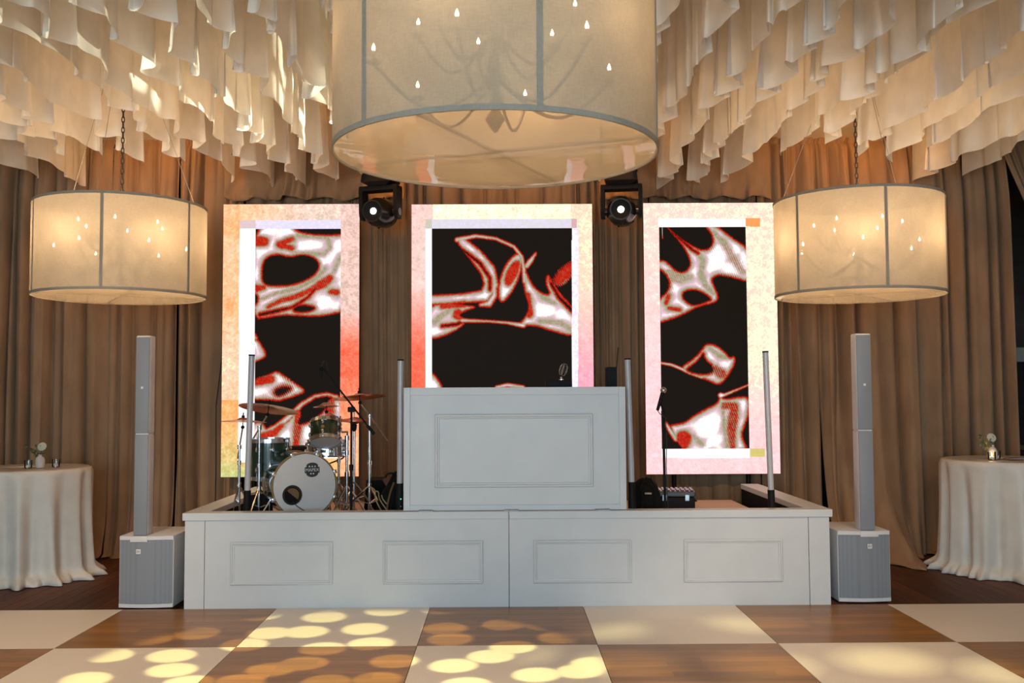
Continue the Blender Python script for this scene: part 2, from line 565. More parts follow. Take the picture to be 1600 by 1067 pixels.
def grid_mesh(name, X, Y, Z, mat, closed_u=False):
    """mesh from arrays shaped (nv, nu)"""
    nv, nu = X.shape
    co = np.stack([X, Y, Z], -1).reshape(-1, 3).astype(np.float32)
    i, j = np.meshgrid(np.arange(nv - 1), np.arange(nu if closed_u else nu - 1), indexing='ij')
    jn = (j + 1) % nu
    f = np.stack([i * nu + j, i * nu + jn, (i + 1) * nu + jn, (i + 1) * nu + j], -1).reshape(-1, 4)
    me = bpy.data.meshes.new(name)
    me.vertices.add(len(co)); me.vertices.foreach_set('co', co.ravel())
    me.loops.add(f.size); me.loops.foreach_set('vertex_index', f.ravel().astype(np.int32))
    me.polygons.add(len(f))
    me.polygons.foreach_set('loop_start', np.arange(0, f.size, 4, dtype=np.int32))
    me.polygons.foreach_set('use_smooth', np.ones(len(f), dtype=bool))
    me.update(calc_edges=True)
    me.validate()
    me.materials.append(M[mat])
    return me


def thing(name, label, cat, loc=(0, 0, 0), group=None):
    o = bpy.data.objects.new(name, None)
    COL.objects.link(o)
    o.empty_display_size = 0.1
    o.location = loc
    INV[o.name] = Matrix.Translation(-Vector(loc))
    o['label'] = label
    o['category'] = cat
    if group:
        o['group'] = group
    return o


def tag(o, label, cat, group=None):
    o['label'] = label
    o['category'] = cat
    if group:
        o['group'] = group
    return o


def struct(o, label=None):
    o['kind'] = 'structure'
    if label:
        o['label'] = label
    return o


def text_mesh(body, size, mat, extrude=0.001):
    cu = bpy.data.curves.new('lettering', 'FONT')
    cu.body = body
    cu.size = size
    cu.extrude = extrude
    cu.align_x = 'CENTER'
    cu.align_y = 'CENTER'
    tmp = bpy.data.objects.new('lettering', cu)
    COL.objects.link(tmp)
    dg = bpy.context.evaluated_depsgraph_get()
    me = bpy.data.meshes.new_from_object(tmp.evaluated_get(dg))
    bpy.data.objects.remove(tmp)
    me.materials.clear()
    me.materials.append(M[mat])
    return me


def noise1(x, seed, n=5, base=1.0):
    """smooth 1-D noise in about -1..1"""
    rs = np.random.RandomState(seed)
    y = np.zeros_like(x, dtype=float)
    tot = 0
    for k in range(n):
        fq = base * (0.6 + 1.1 * k) * (0.8 + 0.4 * rs.rand())
        a = 1.0 / (1 + 0.7 * k)
        y += a * np.sin(2 * PI * fq * x + rs.rand() * 2 * PI)
        tot += a
    return y / tot * 1.6


# ------------------------------------------------------------------ the room
FLOOR = struct(MB().box(-7.6, 7.6, -7.0, 12.6, -0.12, -0.022).obj('floor', 'subfloor', smooth=False), 'dark walnut plank floor of the hall')
INV['floor'] = Matrix.Identity(4)
# walnut planks run front to back on both sides of the stage
PW = 0.127
plank_meshes = {}


def plank(x, y0, y1):
    L = round(y1 - y0, 2)
    if L not in plank_meshes:
        plank_meshes[L] = MB().box(-PW / 2 + 0.0012, PW / 2 - 0.0012, 0.001, L - 0.001, -0.021, 0.0, bev=0.0015).mesh('plank', 'walnut', smooth=False)
    o = link('plank', plank_meshes[L], FLOOR)
    o.location = (x, y0, 0)


for side in (-1, 1):
    k = 0
    while k < 31:
        x = side * (2.72 + PW * k)
        if abs(x) > 6.6:
            break
        cuts = [8.056, 8.056 + random.choice((0.7, 1.1, 1.5, 1.9)), 11.0]
        for a, b in zip(cuts, cuts[1:]):
            plank(x, a, b)
        k += 1

DANCE = thing('dance_floor', 'checkerboard dance floor of white and wood print panels in front of stage', 'dance floor', (0, 5.6, 0))
TS = 1.22
tile_me = {}
for kind in ('tile_white', 'tile_wood'):
    tile_me[kind] = MB().box(0.002, TS - 0.002, 0.002, TS - 0.002, 0.001, 0.014, bev=0.0015).mesh('floor_panel', kind, smooth=False)
for r in range(3):
    for c in range(-5, 6):
        white = (c + r) % 2 == 0
        o = link('floor_panel', tile_me['tile_white' if not white else 'tile_wood'], DANCE)
        o.location = (-0.586 + c * TS, 8.05 - (r + 1) * TS, 0)
DANCE_REST = MB().box(-6.6, 6.6, -6.8, 8.05 - 3 * TS, 0.001, 0.014).obj('floor_panel_field', 'tile_white', DANCE, smooth=False)
# its own checker print, for the panels behind the camera
m, nt, b = new_mat('tile_field')
ck = nnode(nt, 'ShaderNodeTexChecker', Scale=1 / TS, Color1=(0.42, 0.20, 0.07, 1), Color2=(0.72, 0.63, 0.54, 1))
mpn = nnode(nt, 'ShaderNodeMapping'); mpn.inputs['Location'].default_value = (0.586, 0.05, 0.3)
tcn = nt.nodes.new('ShaderNodeTexCoord')
nt.links.new(tcn.outputs['Object'], mpn.inputs[0]); nt.links.new(mpn.outputs[0], ck.inputs['Vector'])
nt.links.new(ck.outputs['Color'], b.inputs['Base Color'])
DANCE_REST.data.materials[0] = m

struct(MB().box(-7.6, -7.5, -7, 12.6, 0, 5.0).obj('wall_left', 'plaster', smooth=False))
struct(MB().box(7.5, 7.6, -7, 12.6, 0, 5.0).obj('wall_right', 'plaster', smooth=False))
struct(MB().box(-7.6, 7.6, -7.1, -7.0, 0, 5.0).obj('wall_rear', 'plaster', smooth=False))
struct(MB().box(-7.6, 7.6, 12.3, 12.4, 0, 5.0).obj('wall_back', 'dark_wall', smooth=False))
struct(MB().box(-7.6, 7.6, -7, 12.6, 4.95, 5.05).obj('ceiling', 'ceiling', smooth=False))
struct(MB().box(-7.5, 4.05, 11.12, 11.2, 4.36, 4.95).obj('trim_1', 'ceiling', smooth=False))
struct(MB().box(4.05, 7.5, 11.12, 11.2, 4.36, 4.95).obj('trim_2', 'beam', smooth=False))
struct(MB().box(5.7, 7.4, 12.2, 12.3, 2.08, 2.26, bev=0.01).obj('trim_3', 'trim', smooth=False))
d = struct(MB().box(5.85, 7.2, 12.26, 12.30, 0.0, 2.08).obj('door_1', 'door_glass', smooth=False))
INV['door_1'] = Matrix.Identity(4)
MB().box(5.85, 5.95, 12.22, 12.26, 0.0, 2.08, bev=0.006).obj('door_stile', 'beam', d, smooth=False)
MB().box(6.46, 6.54, 12.22, 12.26, 0.0, 2.08, bev=0.006).obj('door_stile', 'beam', d, smooth=False)
MB().box(5.95, 6.46, 12.22, 12.26, 1.0, 1.06, bev=0.006).obj('door_rail', 'beam', d, smooth=False)


# ------------------------------------------------------------------ curtains
def curtain(x0, x1, z_top, wl, amp, seed, label, y=10.9, flare=0.15, lean=0.0, z_bot=0.004, shift=None, name='velvet_curtain', group='velvet curtains along the back of the hall'):
    nu = max(60, int((x1 - x0) / 0.008))
    zs = np.concatenate([np.linspace(z_top + 0.05, z_top - 0.12, 5), np.linspace(z_top - 0.3, 0.7, 12), np.linspace(0.55, 0.0, 12)])
    zs = zs[zs > z_bot] if z_bot > 0.1 else zs
    if z_bot > 0.1:
        zs = np.append(zs, z_bot)
    u = np.linspace(0, 1, nu)
    xs = x0 + (x1 - x0) * u
    X = np.zeros((len(zs), nu)); Y = X.copy(); Z = X.copy()
    w1 = noise1(xs, seed, 5, 0.9) * 0.55
    fall = np.clip((4.40 - xs) / 0.35, 0, 1) if flare > 0.5 else 1.0
    fdec, famp = (0.30, 0.2) if flare > 0.5 else (0.22, 0.5)
    for i, z in enumerate(zs):
        t = np.clip((z_top - z) / (z_top), 0, 1)
        drift = noise1(xs * 0.5 + z * 0.10, seed + 3, 3, 0.5) * 0.22 * t
        ph = xs / wl + w1 + drift
        sn_ = np.abs(np.sin(PI * ph))
        ridge = (1 - np.exp(-sn_ / 0.17)) * 0.8 + 0.3 * sn_
        ph2 = xs / (wl * 0.43) + w1 * 1.7
        gath = np.abs(np.sin(PI * ph2)) ** 0.7
        k = np.clip((z - (z_top - 0.7)) / 0.7, 0, 1)
        a = amp * (0.75 + 0.5 * noise1(xs, seed + 9, 4, 0.8))
        a = np.clip(a, amp * 0.35, amp * 1.5)
        a = a * 2.2
        off = (1 - k) * a * ridge + k * (a * 0.5 * ridge + 0.03 * gath)
        near_rod = np.exp(-((z - z_top) / 0.025) ** 2)
        off = off * (1 - 0.75 * near_rod) + 0.006 * near_rod * np.sin(xs * 400)
        fl = fall * flare * (0.7 + famp * noise1(xs, seed + 5, 3, 0.6)) * math.exp(-max(z, 0) / fdec)
        X[i] = xs + 0.02 * t * np.sin(2 * PI * ph) * np.clip(np.minimum(u, 1 - u) * 12, 0, 1)
        if shift is not None:
            X[i] = shift(u, z, X[i])
        Y[i] = y - off - fl - lean * t
        Z[i] = z
    if z_bot < 0.1:
        lump = np.abs(noise1(xs, seed + 11, 5, 1.6))
        for kk in (1, 2, 3):
            Z[-kk] = 0.006 + 0.03 * lump * (kk / 3) + (kk - 1) * 0.012
        Z[-1] = 0.006 + 0.012 * lump
    me = grid_mesh(name, X, Y, Z, 'velvet')
    o = link(name, me)
    so = o.modifiers.new('thickness', 'SOLIDIFY'); so.thickness = 0.004; so.offset = 1
    return tag(o, label, 'curtain', group)


TOP = 4.47
curtain(-7.3, -5.02, TOP, 0.30, 0.10, 11, 'brown velvet curtain at far left edge above the round table')
curtain(-5.01, -4.26, TOP, 0.27, 0.09, 12, 'brown velvet curtain behind the left table and its vase', flare=0.2)
curtain(-4.25, -3.52, TOP, 0.24, 0.08, 13, 'brown velvet curtain between left table and tall left speaker', flare=0.3)
curtain(-3.51, -2.82, TOP, 0.20, 0.08, 14, 'brown velvet curtain behind tall left speaker, left of the screens', flare=0.2)
curtain(-2.81, -1.64, TOP, 0.20, 0.06, 15, 'brown velvet curtain behind the left video screen', flare=0.03)
curtain(-1.63, -0.84, TOP, 0.095, 0.05, 16, 'tightly pleated brown curtain between left and middle screens')
curtain(-0.83, 0.82, TOP, 0.20, 0.06, 17, 'brown velvet curtain behind the middle video screen', flare=0.03)
curtain(0.83, 1.60, TOP, 0.095, 0.05, 18, 'tightly pleated brown curtain between middle and right screens')
curtain(1.61, 2.80, TOP, 0.20, 0.06, 19, 'brown velvet curtain behind the right video screen', flare=0.03)
curtain(2.81, 3.43, TOP, 0.16, 0.07, 20, 'brown velvet curtain behind tall right speaker, beside right screen')
curtain(3.44, 4.43, TOP, 0.33, 0.10, 24, 'wide brown velvet curtain between right speaker and right table', flare=1.15, lean=0.15)
curtain(4.44, 5.50, TOP, 0.21, 0.09, 22, 'brown velvet curtain right of right chandelier, beside dark opening', flare=0.2, lean=0.06)


def pulled(u, z, x):
    t = np.clip((TOP - z) / 2.3, 0, 1)
    left = 5.38 + 0.95 * t ** 1.15
    right = 6.75
    return left + (right - left) * u


curtain(5.38, 6.75, TOP, 0.16, 0.06, 23, 'brown velvet curtain swept aside at upper right corner', y=10.72, z_bot=2.2, shift=pulled)


def swag(x0, x1, seed, label):
    nu, nv = 160, 22
    u = np.linspace(0, 1, nu); v = np.linspace(0, 1, nv)
    U, V = np.meshgrid(u, v)
    xs = x0 + (x1 - x0) * U
    bunch = np.exp(-((U - 0.42) / 0.13) ** 2)
    w = noise1(xs + 0.06 * noise1(V, seed + 2, 3, 0.7), seed, 5, 1.3)
    f = 0.03 + 0.03 * w * (0.3 + V) + bunch * (0.05 + 0.03 * np.sin(xs * 46 + 2 * V)) * (0.4 + V)
    edge = np.exp(-((V - 1.0) / 0.12) ** 2)
    Y = 10.76 - f - 0.05 * edge * (0.5 + 0.5 * np.sin(xs * 30 + w * 3))
    Z = TOP - 0.02 - V * (0.62 + 0.02 * np.sin(xs * 17 + seed))
    me = grid_mesh('curtain_swag', xs + 0.015 * V * np.sin(xs * 20), Y, Z, 'velvet')
    o = link('curtain_swag', me)
    so = o.modifiers.new('thickness', 'SOLIDIFY'); so.thickness = 0.004
    return tag(o, label, 'curtain', 'swags bunched above the screens')


swag(-3.02, -1.05, 31, 'bunched brown velvet swag above the left video screen')
swag(1.05, 2.92, 33, 'bunched brown velvet swag above the right video screen')
rod = MB().cyl((-7.3, 10.93, TOP), (6.9, 10.93, TOP), 0.02, n=10).obj('curtain_rod', 'iron')
tag(rod, 'long thin rod carrying the brown curtains under the ceiling', 'curtain rod')

# ------------------------------------------------------------------ ceiling drapes
DR_TOP = 4.93


def ceiling_drape(xs0, y_near, y_far, hem, seed, label, wl=0.42):
    ny = int((y_far - y_near) / 0.018)
    nv = 15
    s = np.linspace(y_near, y_far, ny)
    rs = np.random.RandomState(seed)
    w = noise1(s, seed, 5, 0.45) * 0.6
    hv = noise1(s, seed + 1, 4, 0.22) * 0.045
    X = np.zeros((nv, ny)); Y = X.copy(); Z = X.copy()
    for i in range(nv):
        t = i / (nv - 1)
        ph = 2 * PI * (s / wl + w * 0.7 + 0.08 * noise1(s + 0.2 * t, seed + 4, 3, 0.5))
        a = (0.016 + 0.075 * t ** 0.9) * (0.7 + 0.5 * noise1(s, seed + 6, 3, 0.6))
        X[i] = xs0 + a * np.sin(ph) + 0.012 * t * np.sin(ph * 2.3 + 1)
        Y[i] = s + (0.008 + 0.05 * t) * np.sin(ph * 2 + 0.6)
        h = hem + hv + 0.012 * np.sin(ph + 0.8)
        end = np.clip((s - (y_far - 0.35)) / 0.35, 0, 1) ** 2
        h = h - 0.03 * end
        Z[i] = DR_TOP + (h - DR_TOP) * t
    me = grid_mesh('ceiling_drape', X, Y, Z, 'drape')
    o = link('ceiling_drape', me)
    return tag(o, label, 'ceiling drape', 'white ruffled drapes hung in rows from the ceiling')


ORD = ['innermost', 'second', 'third', 'fourth', 'fifth', 'sixth', 'seventh', 'eighth', 'ninth', 'tenth', 'eleventh', 'outermost']
LX = [1.06, 1.42, 1.78, 2.13, 2.47, 2.82, 3.06, 3.46, 3.78, 4.12, 4.5, 4.95]
LE = [10.66, 10.66, 10.66, 10.66, 10.66, 10.62, 9.5, 9.4, 9.3, 9.45, 10.66, 10.5]
RX = [1.02, 1.37, 1.72, 2.05, 2.40, 2.72, 2.90, 3.38, 3.74, 4.08, 4.46, 4.9]
RE = [10.66, 10.66, 10.66, 10.66, 10.62, 9.5, 8.9, 9.45, 9.5, 9.5, 10.66, 10.4]
HZ = [4.05, 4.02, 4.0, 3.99, 4.0, 4.0, 4.02, 4.0, 3.99, 4.02, 3.98, 4.0]
for i in range(12):
    w = ORD[i] if i in (0, 11) else ORD[i] + ' from the middle'
    wl = (0.5 if i < 4 else 0.9) + 0.1 * (i % 3)
    ceiling_drape(-LX[i], 2.4, LE[i], HZ[i], 100 + 7 * i, f'white ruffled ceiling drape on the left, {w} row', wl)
    ceiling_drape(RX[i], 2.4, RE[i], HZ[i] + 0.01, 300 + 7 * i, f'white ruffled ceiling drape on the right, {w} row', wl - 0.06)


# ------------------------------------------------------------------ chandeliers
def chandelier(loc, h, label, seam0, light):
    x, y, z = loc
    R = 0.70
    t = thing('drum_chandelier', label, 'chandelier', loc, 'drum shade chandeliers')
    n = 72
    s = MB().lathe([(R, 0), (R, h * 0.33), (R, h * 0.66), (R, h)], Matrix.Translation(loc), n).obj('drum_shade', 'linen', t)
    INV[s.name] = Matrix.Identity(4)
    for zz in (0.0, h - 0.022):
        MB().lathe([(R - 0.004, zz), (R + 0.004, zz), (R + 0.004, zz + 0.022), (R - 0.004, zz + 0.022), (R - 0.004, zz)], Matrix.Translation(loc), n).obj('rim_band', 'tape', s)
    for k in range(6):
        a = seam0 + k * PI / 3
        dx, dy = math.cos(a), math.sin(a)
        px, py = -dy, dx
        pts = []
        for sx, sy in ((-1, R + 0.003), (1, R + 0.003), (1, R - 0.006), (-1, R - 0.006)):
            pts.append((x + dx * sy + px * sx * 0.011, y + dy * sy + py * sx * 0.011, z + 0.01))
        MB().poly(pts, (0, 0, h - 0.02)).obj('seam_tape', 'tape', s, smooth=False)
    # acrylic diffuser disc, slightly domed, with the cross bars above it
    prof = [(0.001, -0.012), (0.2, -0.012), (0.45, -0.010), (0.62, -0.004), (R - 0.008, 0.008)]
    MB().lathe(prof, Matrix.Translation(loc), n).obj('diffuser', 'film', t)
    for k in range(2):
        a = seam0 + 0.35 + k * PI / 2 * 1.05
        d = Vector((math.cos(a), math.sin(a), 0)) * (R - 0.01)
        c = Vector(loc) + Vector((0, 0, 0.018))
        MB().cyl(c - d, c + d, 0.009, n=8).obj('cross_bar', 'tape', t)
    # candle chandelier inside: stem, scrolled arms, cups, sleeves, bulbs
    c = Vector(loc)
    stem = [(0.02, 0.12), (0.045, 0.16), (0.02, 0.2), (0.018, 0.3), (0.05, 0.34), (0.02, 0.4), (0.018, 0.55), (0.04, 0.6), (0.015, 0.66), (0.012, h + 0.05)]
    MB().lathe([(0.004, 0.10)] + stem, Matrix.Translation(loc), 12).obj('stem', 'iron', t)
    lower_z, upper_z = 0.36, 0.56
    for cnt, rad, zt, a0 in ((6, 0.53, lower_z, 0.25), (6, 0.36, upper_z, 0.75)):
        for k in range(cnt):
            a = a0 + 2 * PI * k / cnt
            d = Vector((math.cos(a), math.sin(a), 0))
            arm = []
            for i in range(13):
                q = i / 12
                rr = 0.02 + (rad - 0.02) * q
                zz = zt - 0.07 - 0.16 * math.sin(q * PI * 1.15) * (0.6 + 0.4 * q) + 0.04 * (1 - q)
                arm.append(c + d * rr + Vector((0, 0, zz)))
            tip = arm[-1]
            ar = MB().tube(arm, 0.008, 6).obj('arm', 'iron', t)
            INV[ar.name] = Matrix.Identity(4)
            MB().lathe([(0.004, -0.004), (0.032, 0.004), (0.034, 0.010)], Matrix.Translation(tip), 10).obj('cup', 'iron', ar)
            MB().cyl(tip + Vector((0, 0, 0.004)), tip + Vector((0, 0, 0.055)), 0.011, n=8).obj('candle_sleeve', 'candle_sleeve', ar)
            MB().lathe([(0.004, 0.055), (0.008, 0.062), (0.0085, 0.069), (0.005, 0.079), (0.0015, 0.088)], Matrix.Translation(tip), 8).obj('bulb', 'bulb', ar)
            lo = add_light('candle_bulb_light', 'POINT', tip + Vector((0, 0, 0.10)), None, light / 12, (1.0, 0.70, 0.42), radius=0.03)
            adopt(lo, t)
    # suspension: chain and wires up to the ceiling
    zt = z + h + 0.05
    links = MB()
    k = 0
    while zt + 0.045 * k < 4.9:
        zc = zt + 0.045 * k + 0.03
        pts = []
        for i in range(10):
            a = 2 * PI * i / 10
            ox, oz = 0.012 * math.cos(a), 0.030 * math.sin(a)
            pts.append((x + (ox if k % 2 else 0), y + (0 if k % 2 else ox), zc + oz))
        links.tube(pts, 0.0045, 5, closed=True)
        k += 1
    links.obj('chain', 'iron', t)
    for k in range(3):
        a = 0.6 + k * 2 * PI / 3
        MB().cyl((x + 0.66 * math.cos(a), y + 0.66 * math.sin(a), z + h - 0.02), (x + 0.04 * math.cos(a), y + 0.04 * math.sin(a), 4.9), 0.0022, n=5).obj('suspension_wire', 'wire', t)


chandelier((-0.027, 4.28, 2.74), 0.79, 'large cream linen drum chandelier hanging in the middle foreground', math.radians(-136), 30)
chandelier((-3.25, 8.47, 2.545), 0.78, 'cream linen drum chandelier hanging above the left speaker', math.radians(-81), 74)
chandelier((3.06, 8.47, 2.53), 0.83, 'cream linen drum chandelier hanging above the right speaker', math.radians(-152), 74)

# ------------------------------------------------------------------ stage
FY = 8.05          # front of the stage facade
CAP = 0.772
DK = 0.61
st = thing('stage', 'low white panelled stage with raised rim around a bare wood deck', 'stage', (0.04, FY, 0))


def molding(mb, x0, x1, z0, z1, y, w=0.034, d=0.014):
    """picture-frame moulding lying on a vertical face at depth y, mitred, stepped profile"""
    prof = [(0.0, 0.0), (0.0, d * 0.55), (w * 0.22, d), (w * 0.5, d), (w * 0.62, d * 0.5), (w * 0.9, d * 0.4), (w, 0.0)]
    rings = []
    for o, dd in prof:
        rings.append([(x0 + o, y - dd, z0 + o), (x1 - o, y - dd, z0 + o), (x1 - o, y - dd, z1 - o), (x0 + o, y - dd, z1 - o)])
    return mb.quadring(rings, False, False)


for x0, x1 in ((-2.385, 0.043), (0.047, 2.452)):
    f = MB().box(x0, x1, FY + 0.004, FY + 0.03, 0.0, CAP - 0.018, bev=0.002).obj('front_panel', 'white_paint', st, smooth=False)
    for a, b in ((-2.18, -1.362), (-0.965, -0.162), (0.239, 1.03), (1.446, 2.242)):
        if x0 < a < x1:
            molding(MB(), a, b, 0.197, 0.54, FY + 0.0045).obj('panel_molding', 'white_paint', f, smooth=False)
MB().box(-2.545, -2.388, FY, FY + 0.03, 0.0, CAP - 0.018, bev=0.003).obj('corner_board', 'white_paint', st, smooth=False)
MB().box(2.456, 2.623, FY, FY + 0.03, 0.0, CAP - 0.018, bev=0.003).obj('corner_board', 'white_paint', st, smooth=False)
for x0, x1 in ((-2.545, -2.515), (2.593, 2.623)):
    MB().box(x0, x1, FY + 0.031, 10.36, 0.0, CAP - 0.018, bev=0.002).obj('side_panel', 'white_paint', st, smooth=False)
# caps: one board per front half, one per side
for x0, x1 in ((-2.562, 0.043), (0.047, 2.645)):
    MB().box(x0, x1, FY - 0.016, FY + 0.125, CAP - 0.06, CAP, bev=0.004).obj('cap_board', 'white_paint', st, smooth=False)
for x0, x1 in ((-2.562, -2.38), (2.462, 2.645)):
    c = MB().box(x0, x1, FY + 0.127, 10.36, CAP - 0.05, CAP, bev=0.004).obj('cap_board', 'white_paint', st, smooth=False)
for x0, x1 in ((-2.40, -2.385), (2.465, 2.48)):
    MB().box(x0, x1, FY + 0.13, 10.34, 0.02, CAP - 0.052).obj('inner_board', 'dark_inside', st, smooth=False)
MB().box(-2.30, 0.03, FY + 0.16, 10.34, DK - 0.04, DK, bev=0.003).obj('deck_board', 'deck', st, smooth=False)
MB().box(0.034, 2.36, FY + 0.16, 10.34, DK - 0.04, DK, bev=0.003).obj('deck_board', 'deck', st, smooth=False)
for x in (-2.22, -0.1, 0.16, 2.28):
    for y in (8.3, 10.25):
        MB().box(x - 0.04, x + 0.04, y - 0.04, y + 0.04, 0.0, DK - 0.04).obj('deck_leg', 'black', st, smooth=False)

# ------------------------------------------------------------------ DJ booth
BY = FY + 0.03
bt = thing('dj_booth', 'white panelled DJ booth standing on the stage rim', 'booth', (0.095, BY, CAP))
bx0, bx1, bz0, bz1 = -0.802, 0.995, CAP + 0.004, 1.765
fp = MB().box(bx0, bx1, BY + 0.008, BY + 0.03, bz0, bz1, bev=0.002).obj('front_panel', 'white_paint', bt, smooth=False)
MB().box(bx0, bx0 + 0.052, BY - 0.004, BY + 0.008, bz0, bz1, bev=0.002).obj('frame_strip', 'white_paint', fp, smooth=False)
MB().box(bx1 - 0.055, bx1, BY - 0.004, BY + 0.008, bz0, bz1, bev=0.002).obj('frame_strip', 'white_paint', fp, smooth=False)
MB().box(bx0 + 0.052, bx1 - 0.055, BY - 0.004, BY + 0.008, bz1 - 0.062, bz1, bev=0.002).obj('frame_strip', 'white_paint', fp, smooth=False)
MB().box(bx0 + 0.052, bx1 - 0.055, BY - 0.004, BY + 0.008, bz0, bz0 + 0.042, bev=0.002).obj('frame_strip', 'white_paint', fp, smooth=False)
molding(MB(), -0.552, 0.731, 0.957, 1.55, BY + 0.0085, 0.04, 0.016).obj('panel_molding', 'white_paint', fp, smooth=False)
for sx, tilt in ((bx0, 0), (bx1 - 0.025, 0)):
    MB().box(sx, sx + 0.025, BY + 0.031, BY + 0.72, bz0, bz1 - 0.01, bev=0.002).obj('side_panel', 'white_paint', bt, smooth=False)
MB().box(bx0 + 0.03, bx1 - 0.03, BY + 0.04, BY + 0.70, 1.645, 1.67, bev=0.003).obj('desk_shelf', 'black', bt, smooth=False)
for x in (-0.62, 0.065, 0.80):
    hg = MB().box(x - 0.058, x + 0.058, FY - 0.012, BY - 0.002, CAP + 0.001, CAP + 0.006, bev=0.0015).obj('hinge', 'steel', bt, smooth=False)
    MB().cyl((x - 0.058, BY - 0.008, CAP + 0.008), (x + 0.058, BY - 0.008, CAP + 0.008), 0.005, n=8).obj('hinge_pin', 'steel', hg)
SH = 1.67
# controller box, chrome microphone, small black monitor on the desk shelf
mx = thing('dj_mixer', 'flat black mixer box under the chrome microphone on booth', 'mixer', (0.475, 8.5, SH))
MB().box(0.365, 0.585, 8.38, 8.62, SH, 1.826, bev=0.006).obj('body', 'black', mx, smooth=False)
for i in range(4):
    MB().cyl((0.40 + i * 0.05, 8.377, 1.75), (0.40 + i * 0.05, 8.365, 1.75), 0.009, n=10).obj('knob', 'black_gloss', mx)
mc = thing('vintage_microphone', 'chrome vintage pill shaped microphone standing on black mixer box', 'microphone', (0.50, 8.5, 1.826))
tilt = Matrix.Translation((0.502, 8.5, 1.858)) @ Matrix.Rotation(math.radians(16), 4, 'Y')
MB().lathe([(0.002, 0.0), (0.022, 0.0), (0.022, 0.006), (0.010, 0.010), (0.008, 0.03)], Matrix.Translation((0.5, 8.5, 1.826)), 16).obj('base', 'chrome', mc)
hd = MB().box(-0.022, 0.022, -0.02, 0.02, 0.012, 0.098, bev=0.013)
for v in hd.bm.verts:
    v.co = tilt @ v.co
hd = hd.obj('head', 'black_gloss', mc)
for sx in (-1, 1):
    pts = [tilt @ Vector(p) for p in ((0, -0.024, 0.004), (sx * 0.022, -0.021, 0.012), (sx * 0.031, -0.018, 0.045), (sx * 0.029, -0.018, 0.085), (sx * 0.015, -0.021, 0.106), (0, -0.024, 0.109))]
    MB().tube(pts, 0.0042, 6).obj('frame_rib', 'chrome', hd)
MB().tube([tilt @ Vector((-0.004, -0.027, 0.01 + 0.018 * i)) for i in range(6)], 0.008, 6).obj('centre_bar', 'chrome', hd)
mo = thing('monitor_speaker', 'small black box speaker at the right end of the booth top', 'speaker', (0.97, 8.5, SH))
sb = MB().box(0.882, 0.968, 8.42, 8.58, SH, 1.935, bev=0.005).obj('cabinet', 'black', mo, smooth=False)
MB().lathe([(0.001, 0.004), (0.03, 0.002), (0.034, 0.0), (0.036, -0.003)], Matrix.Translation((0.925, 8.582, 1.80)) @ Matrix.Rotation(-PI / 2, 4, 'X'), 20).obj('woofer', 'black_rough', mo)
MB().lathe([(0.001, 0.004), (0.012, 0.002), (0.014, 0.0)], Matrix.Translation((0.925, 8.582, 1.88)) @ Matrix.Rotation(-PI / 2, 4, 'X'), 16).obj('tweeter', 'black_gloss', mo)


# ------------------------------------------------------------------ upright light tubes
def light_tube(xb, xt, z_joint, z_top, y, label, led=False):
    t = thing('light_tube', label, 'light tube', (xb, y, DK), 'unlit white light tubes standing on the stage')
    lean = (xt - xb) / (z_top - z_joint)
    b0 = xb - lean * (z_joint - DK)
    MB().lathe([(0.002, 0.0), (0.075, 0.0), (0.075, 0.012), (0.03, 0.018), (0.03, 0.02)], Matrix.Translation((b0, y, DK)), 24, cap0=True).obj('foot_plate', 'black', t)
    MB().cyl((b0, y, DK + 0.012), (xb, y, z_joint), 0.029, n=16).obj('socket', 'black', t)
    MB().cyl((xb, y, z_joint), (xt, y, z_top - 0.012), 0.024, n=20).obj('tube', 'tube_glass', t)
    MB().cyl((xt, y, z_top - 0.012), (xt + lean * 0.012, y, z_top), 0.026, n=16).obj('end_cap', 'black', t)
    if led:
        MB().sphere((xb + 0.012, y - 0.029, 0.86), 0.005).obj('status_light', 'green_light', t)
        MB().sphere((xb + 0.012, y - 0.029, 0.80), 0.004).obj('button', 'letter_white', t)


light_tube(-2.09, -2.064, 0.935, 2.045, 8.21, 'white light tube in front of the drum kit, leftmost of four')
light_tube(-0.846, -0.84, 0.985, 2.0, 8.21, 'white light tube beside the left end of the booth', True)
light_tube(1.055, 1.032, 0.985, 2.0, 8.21, 'white light tube beside the right end of the booth')
light_tube(2.20, 2.175, 0.915, 2.055, 8.21, 'white light tube at right end of stage, rightmost of four')


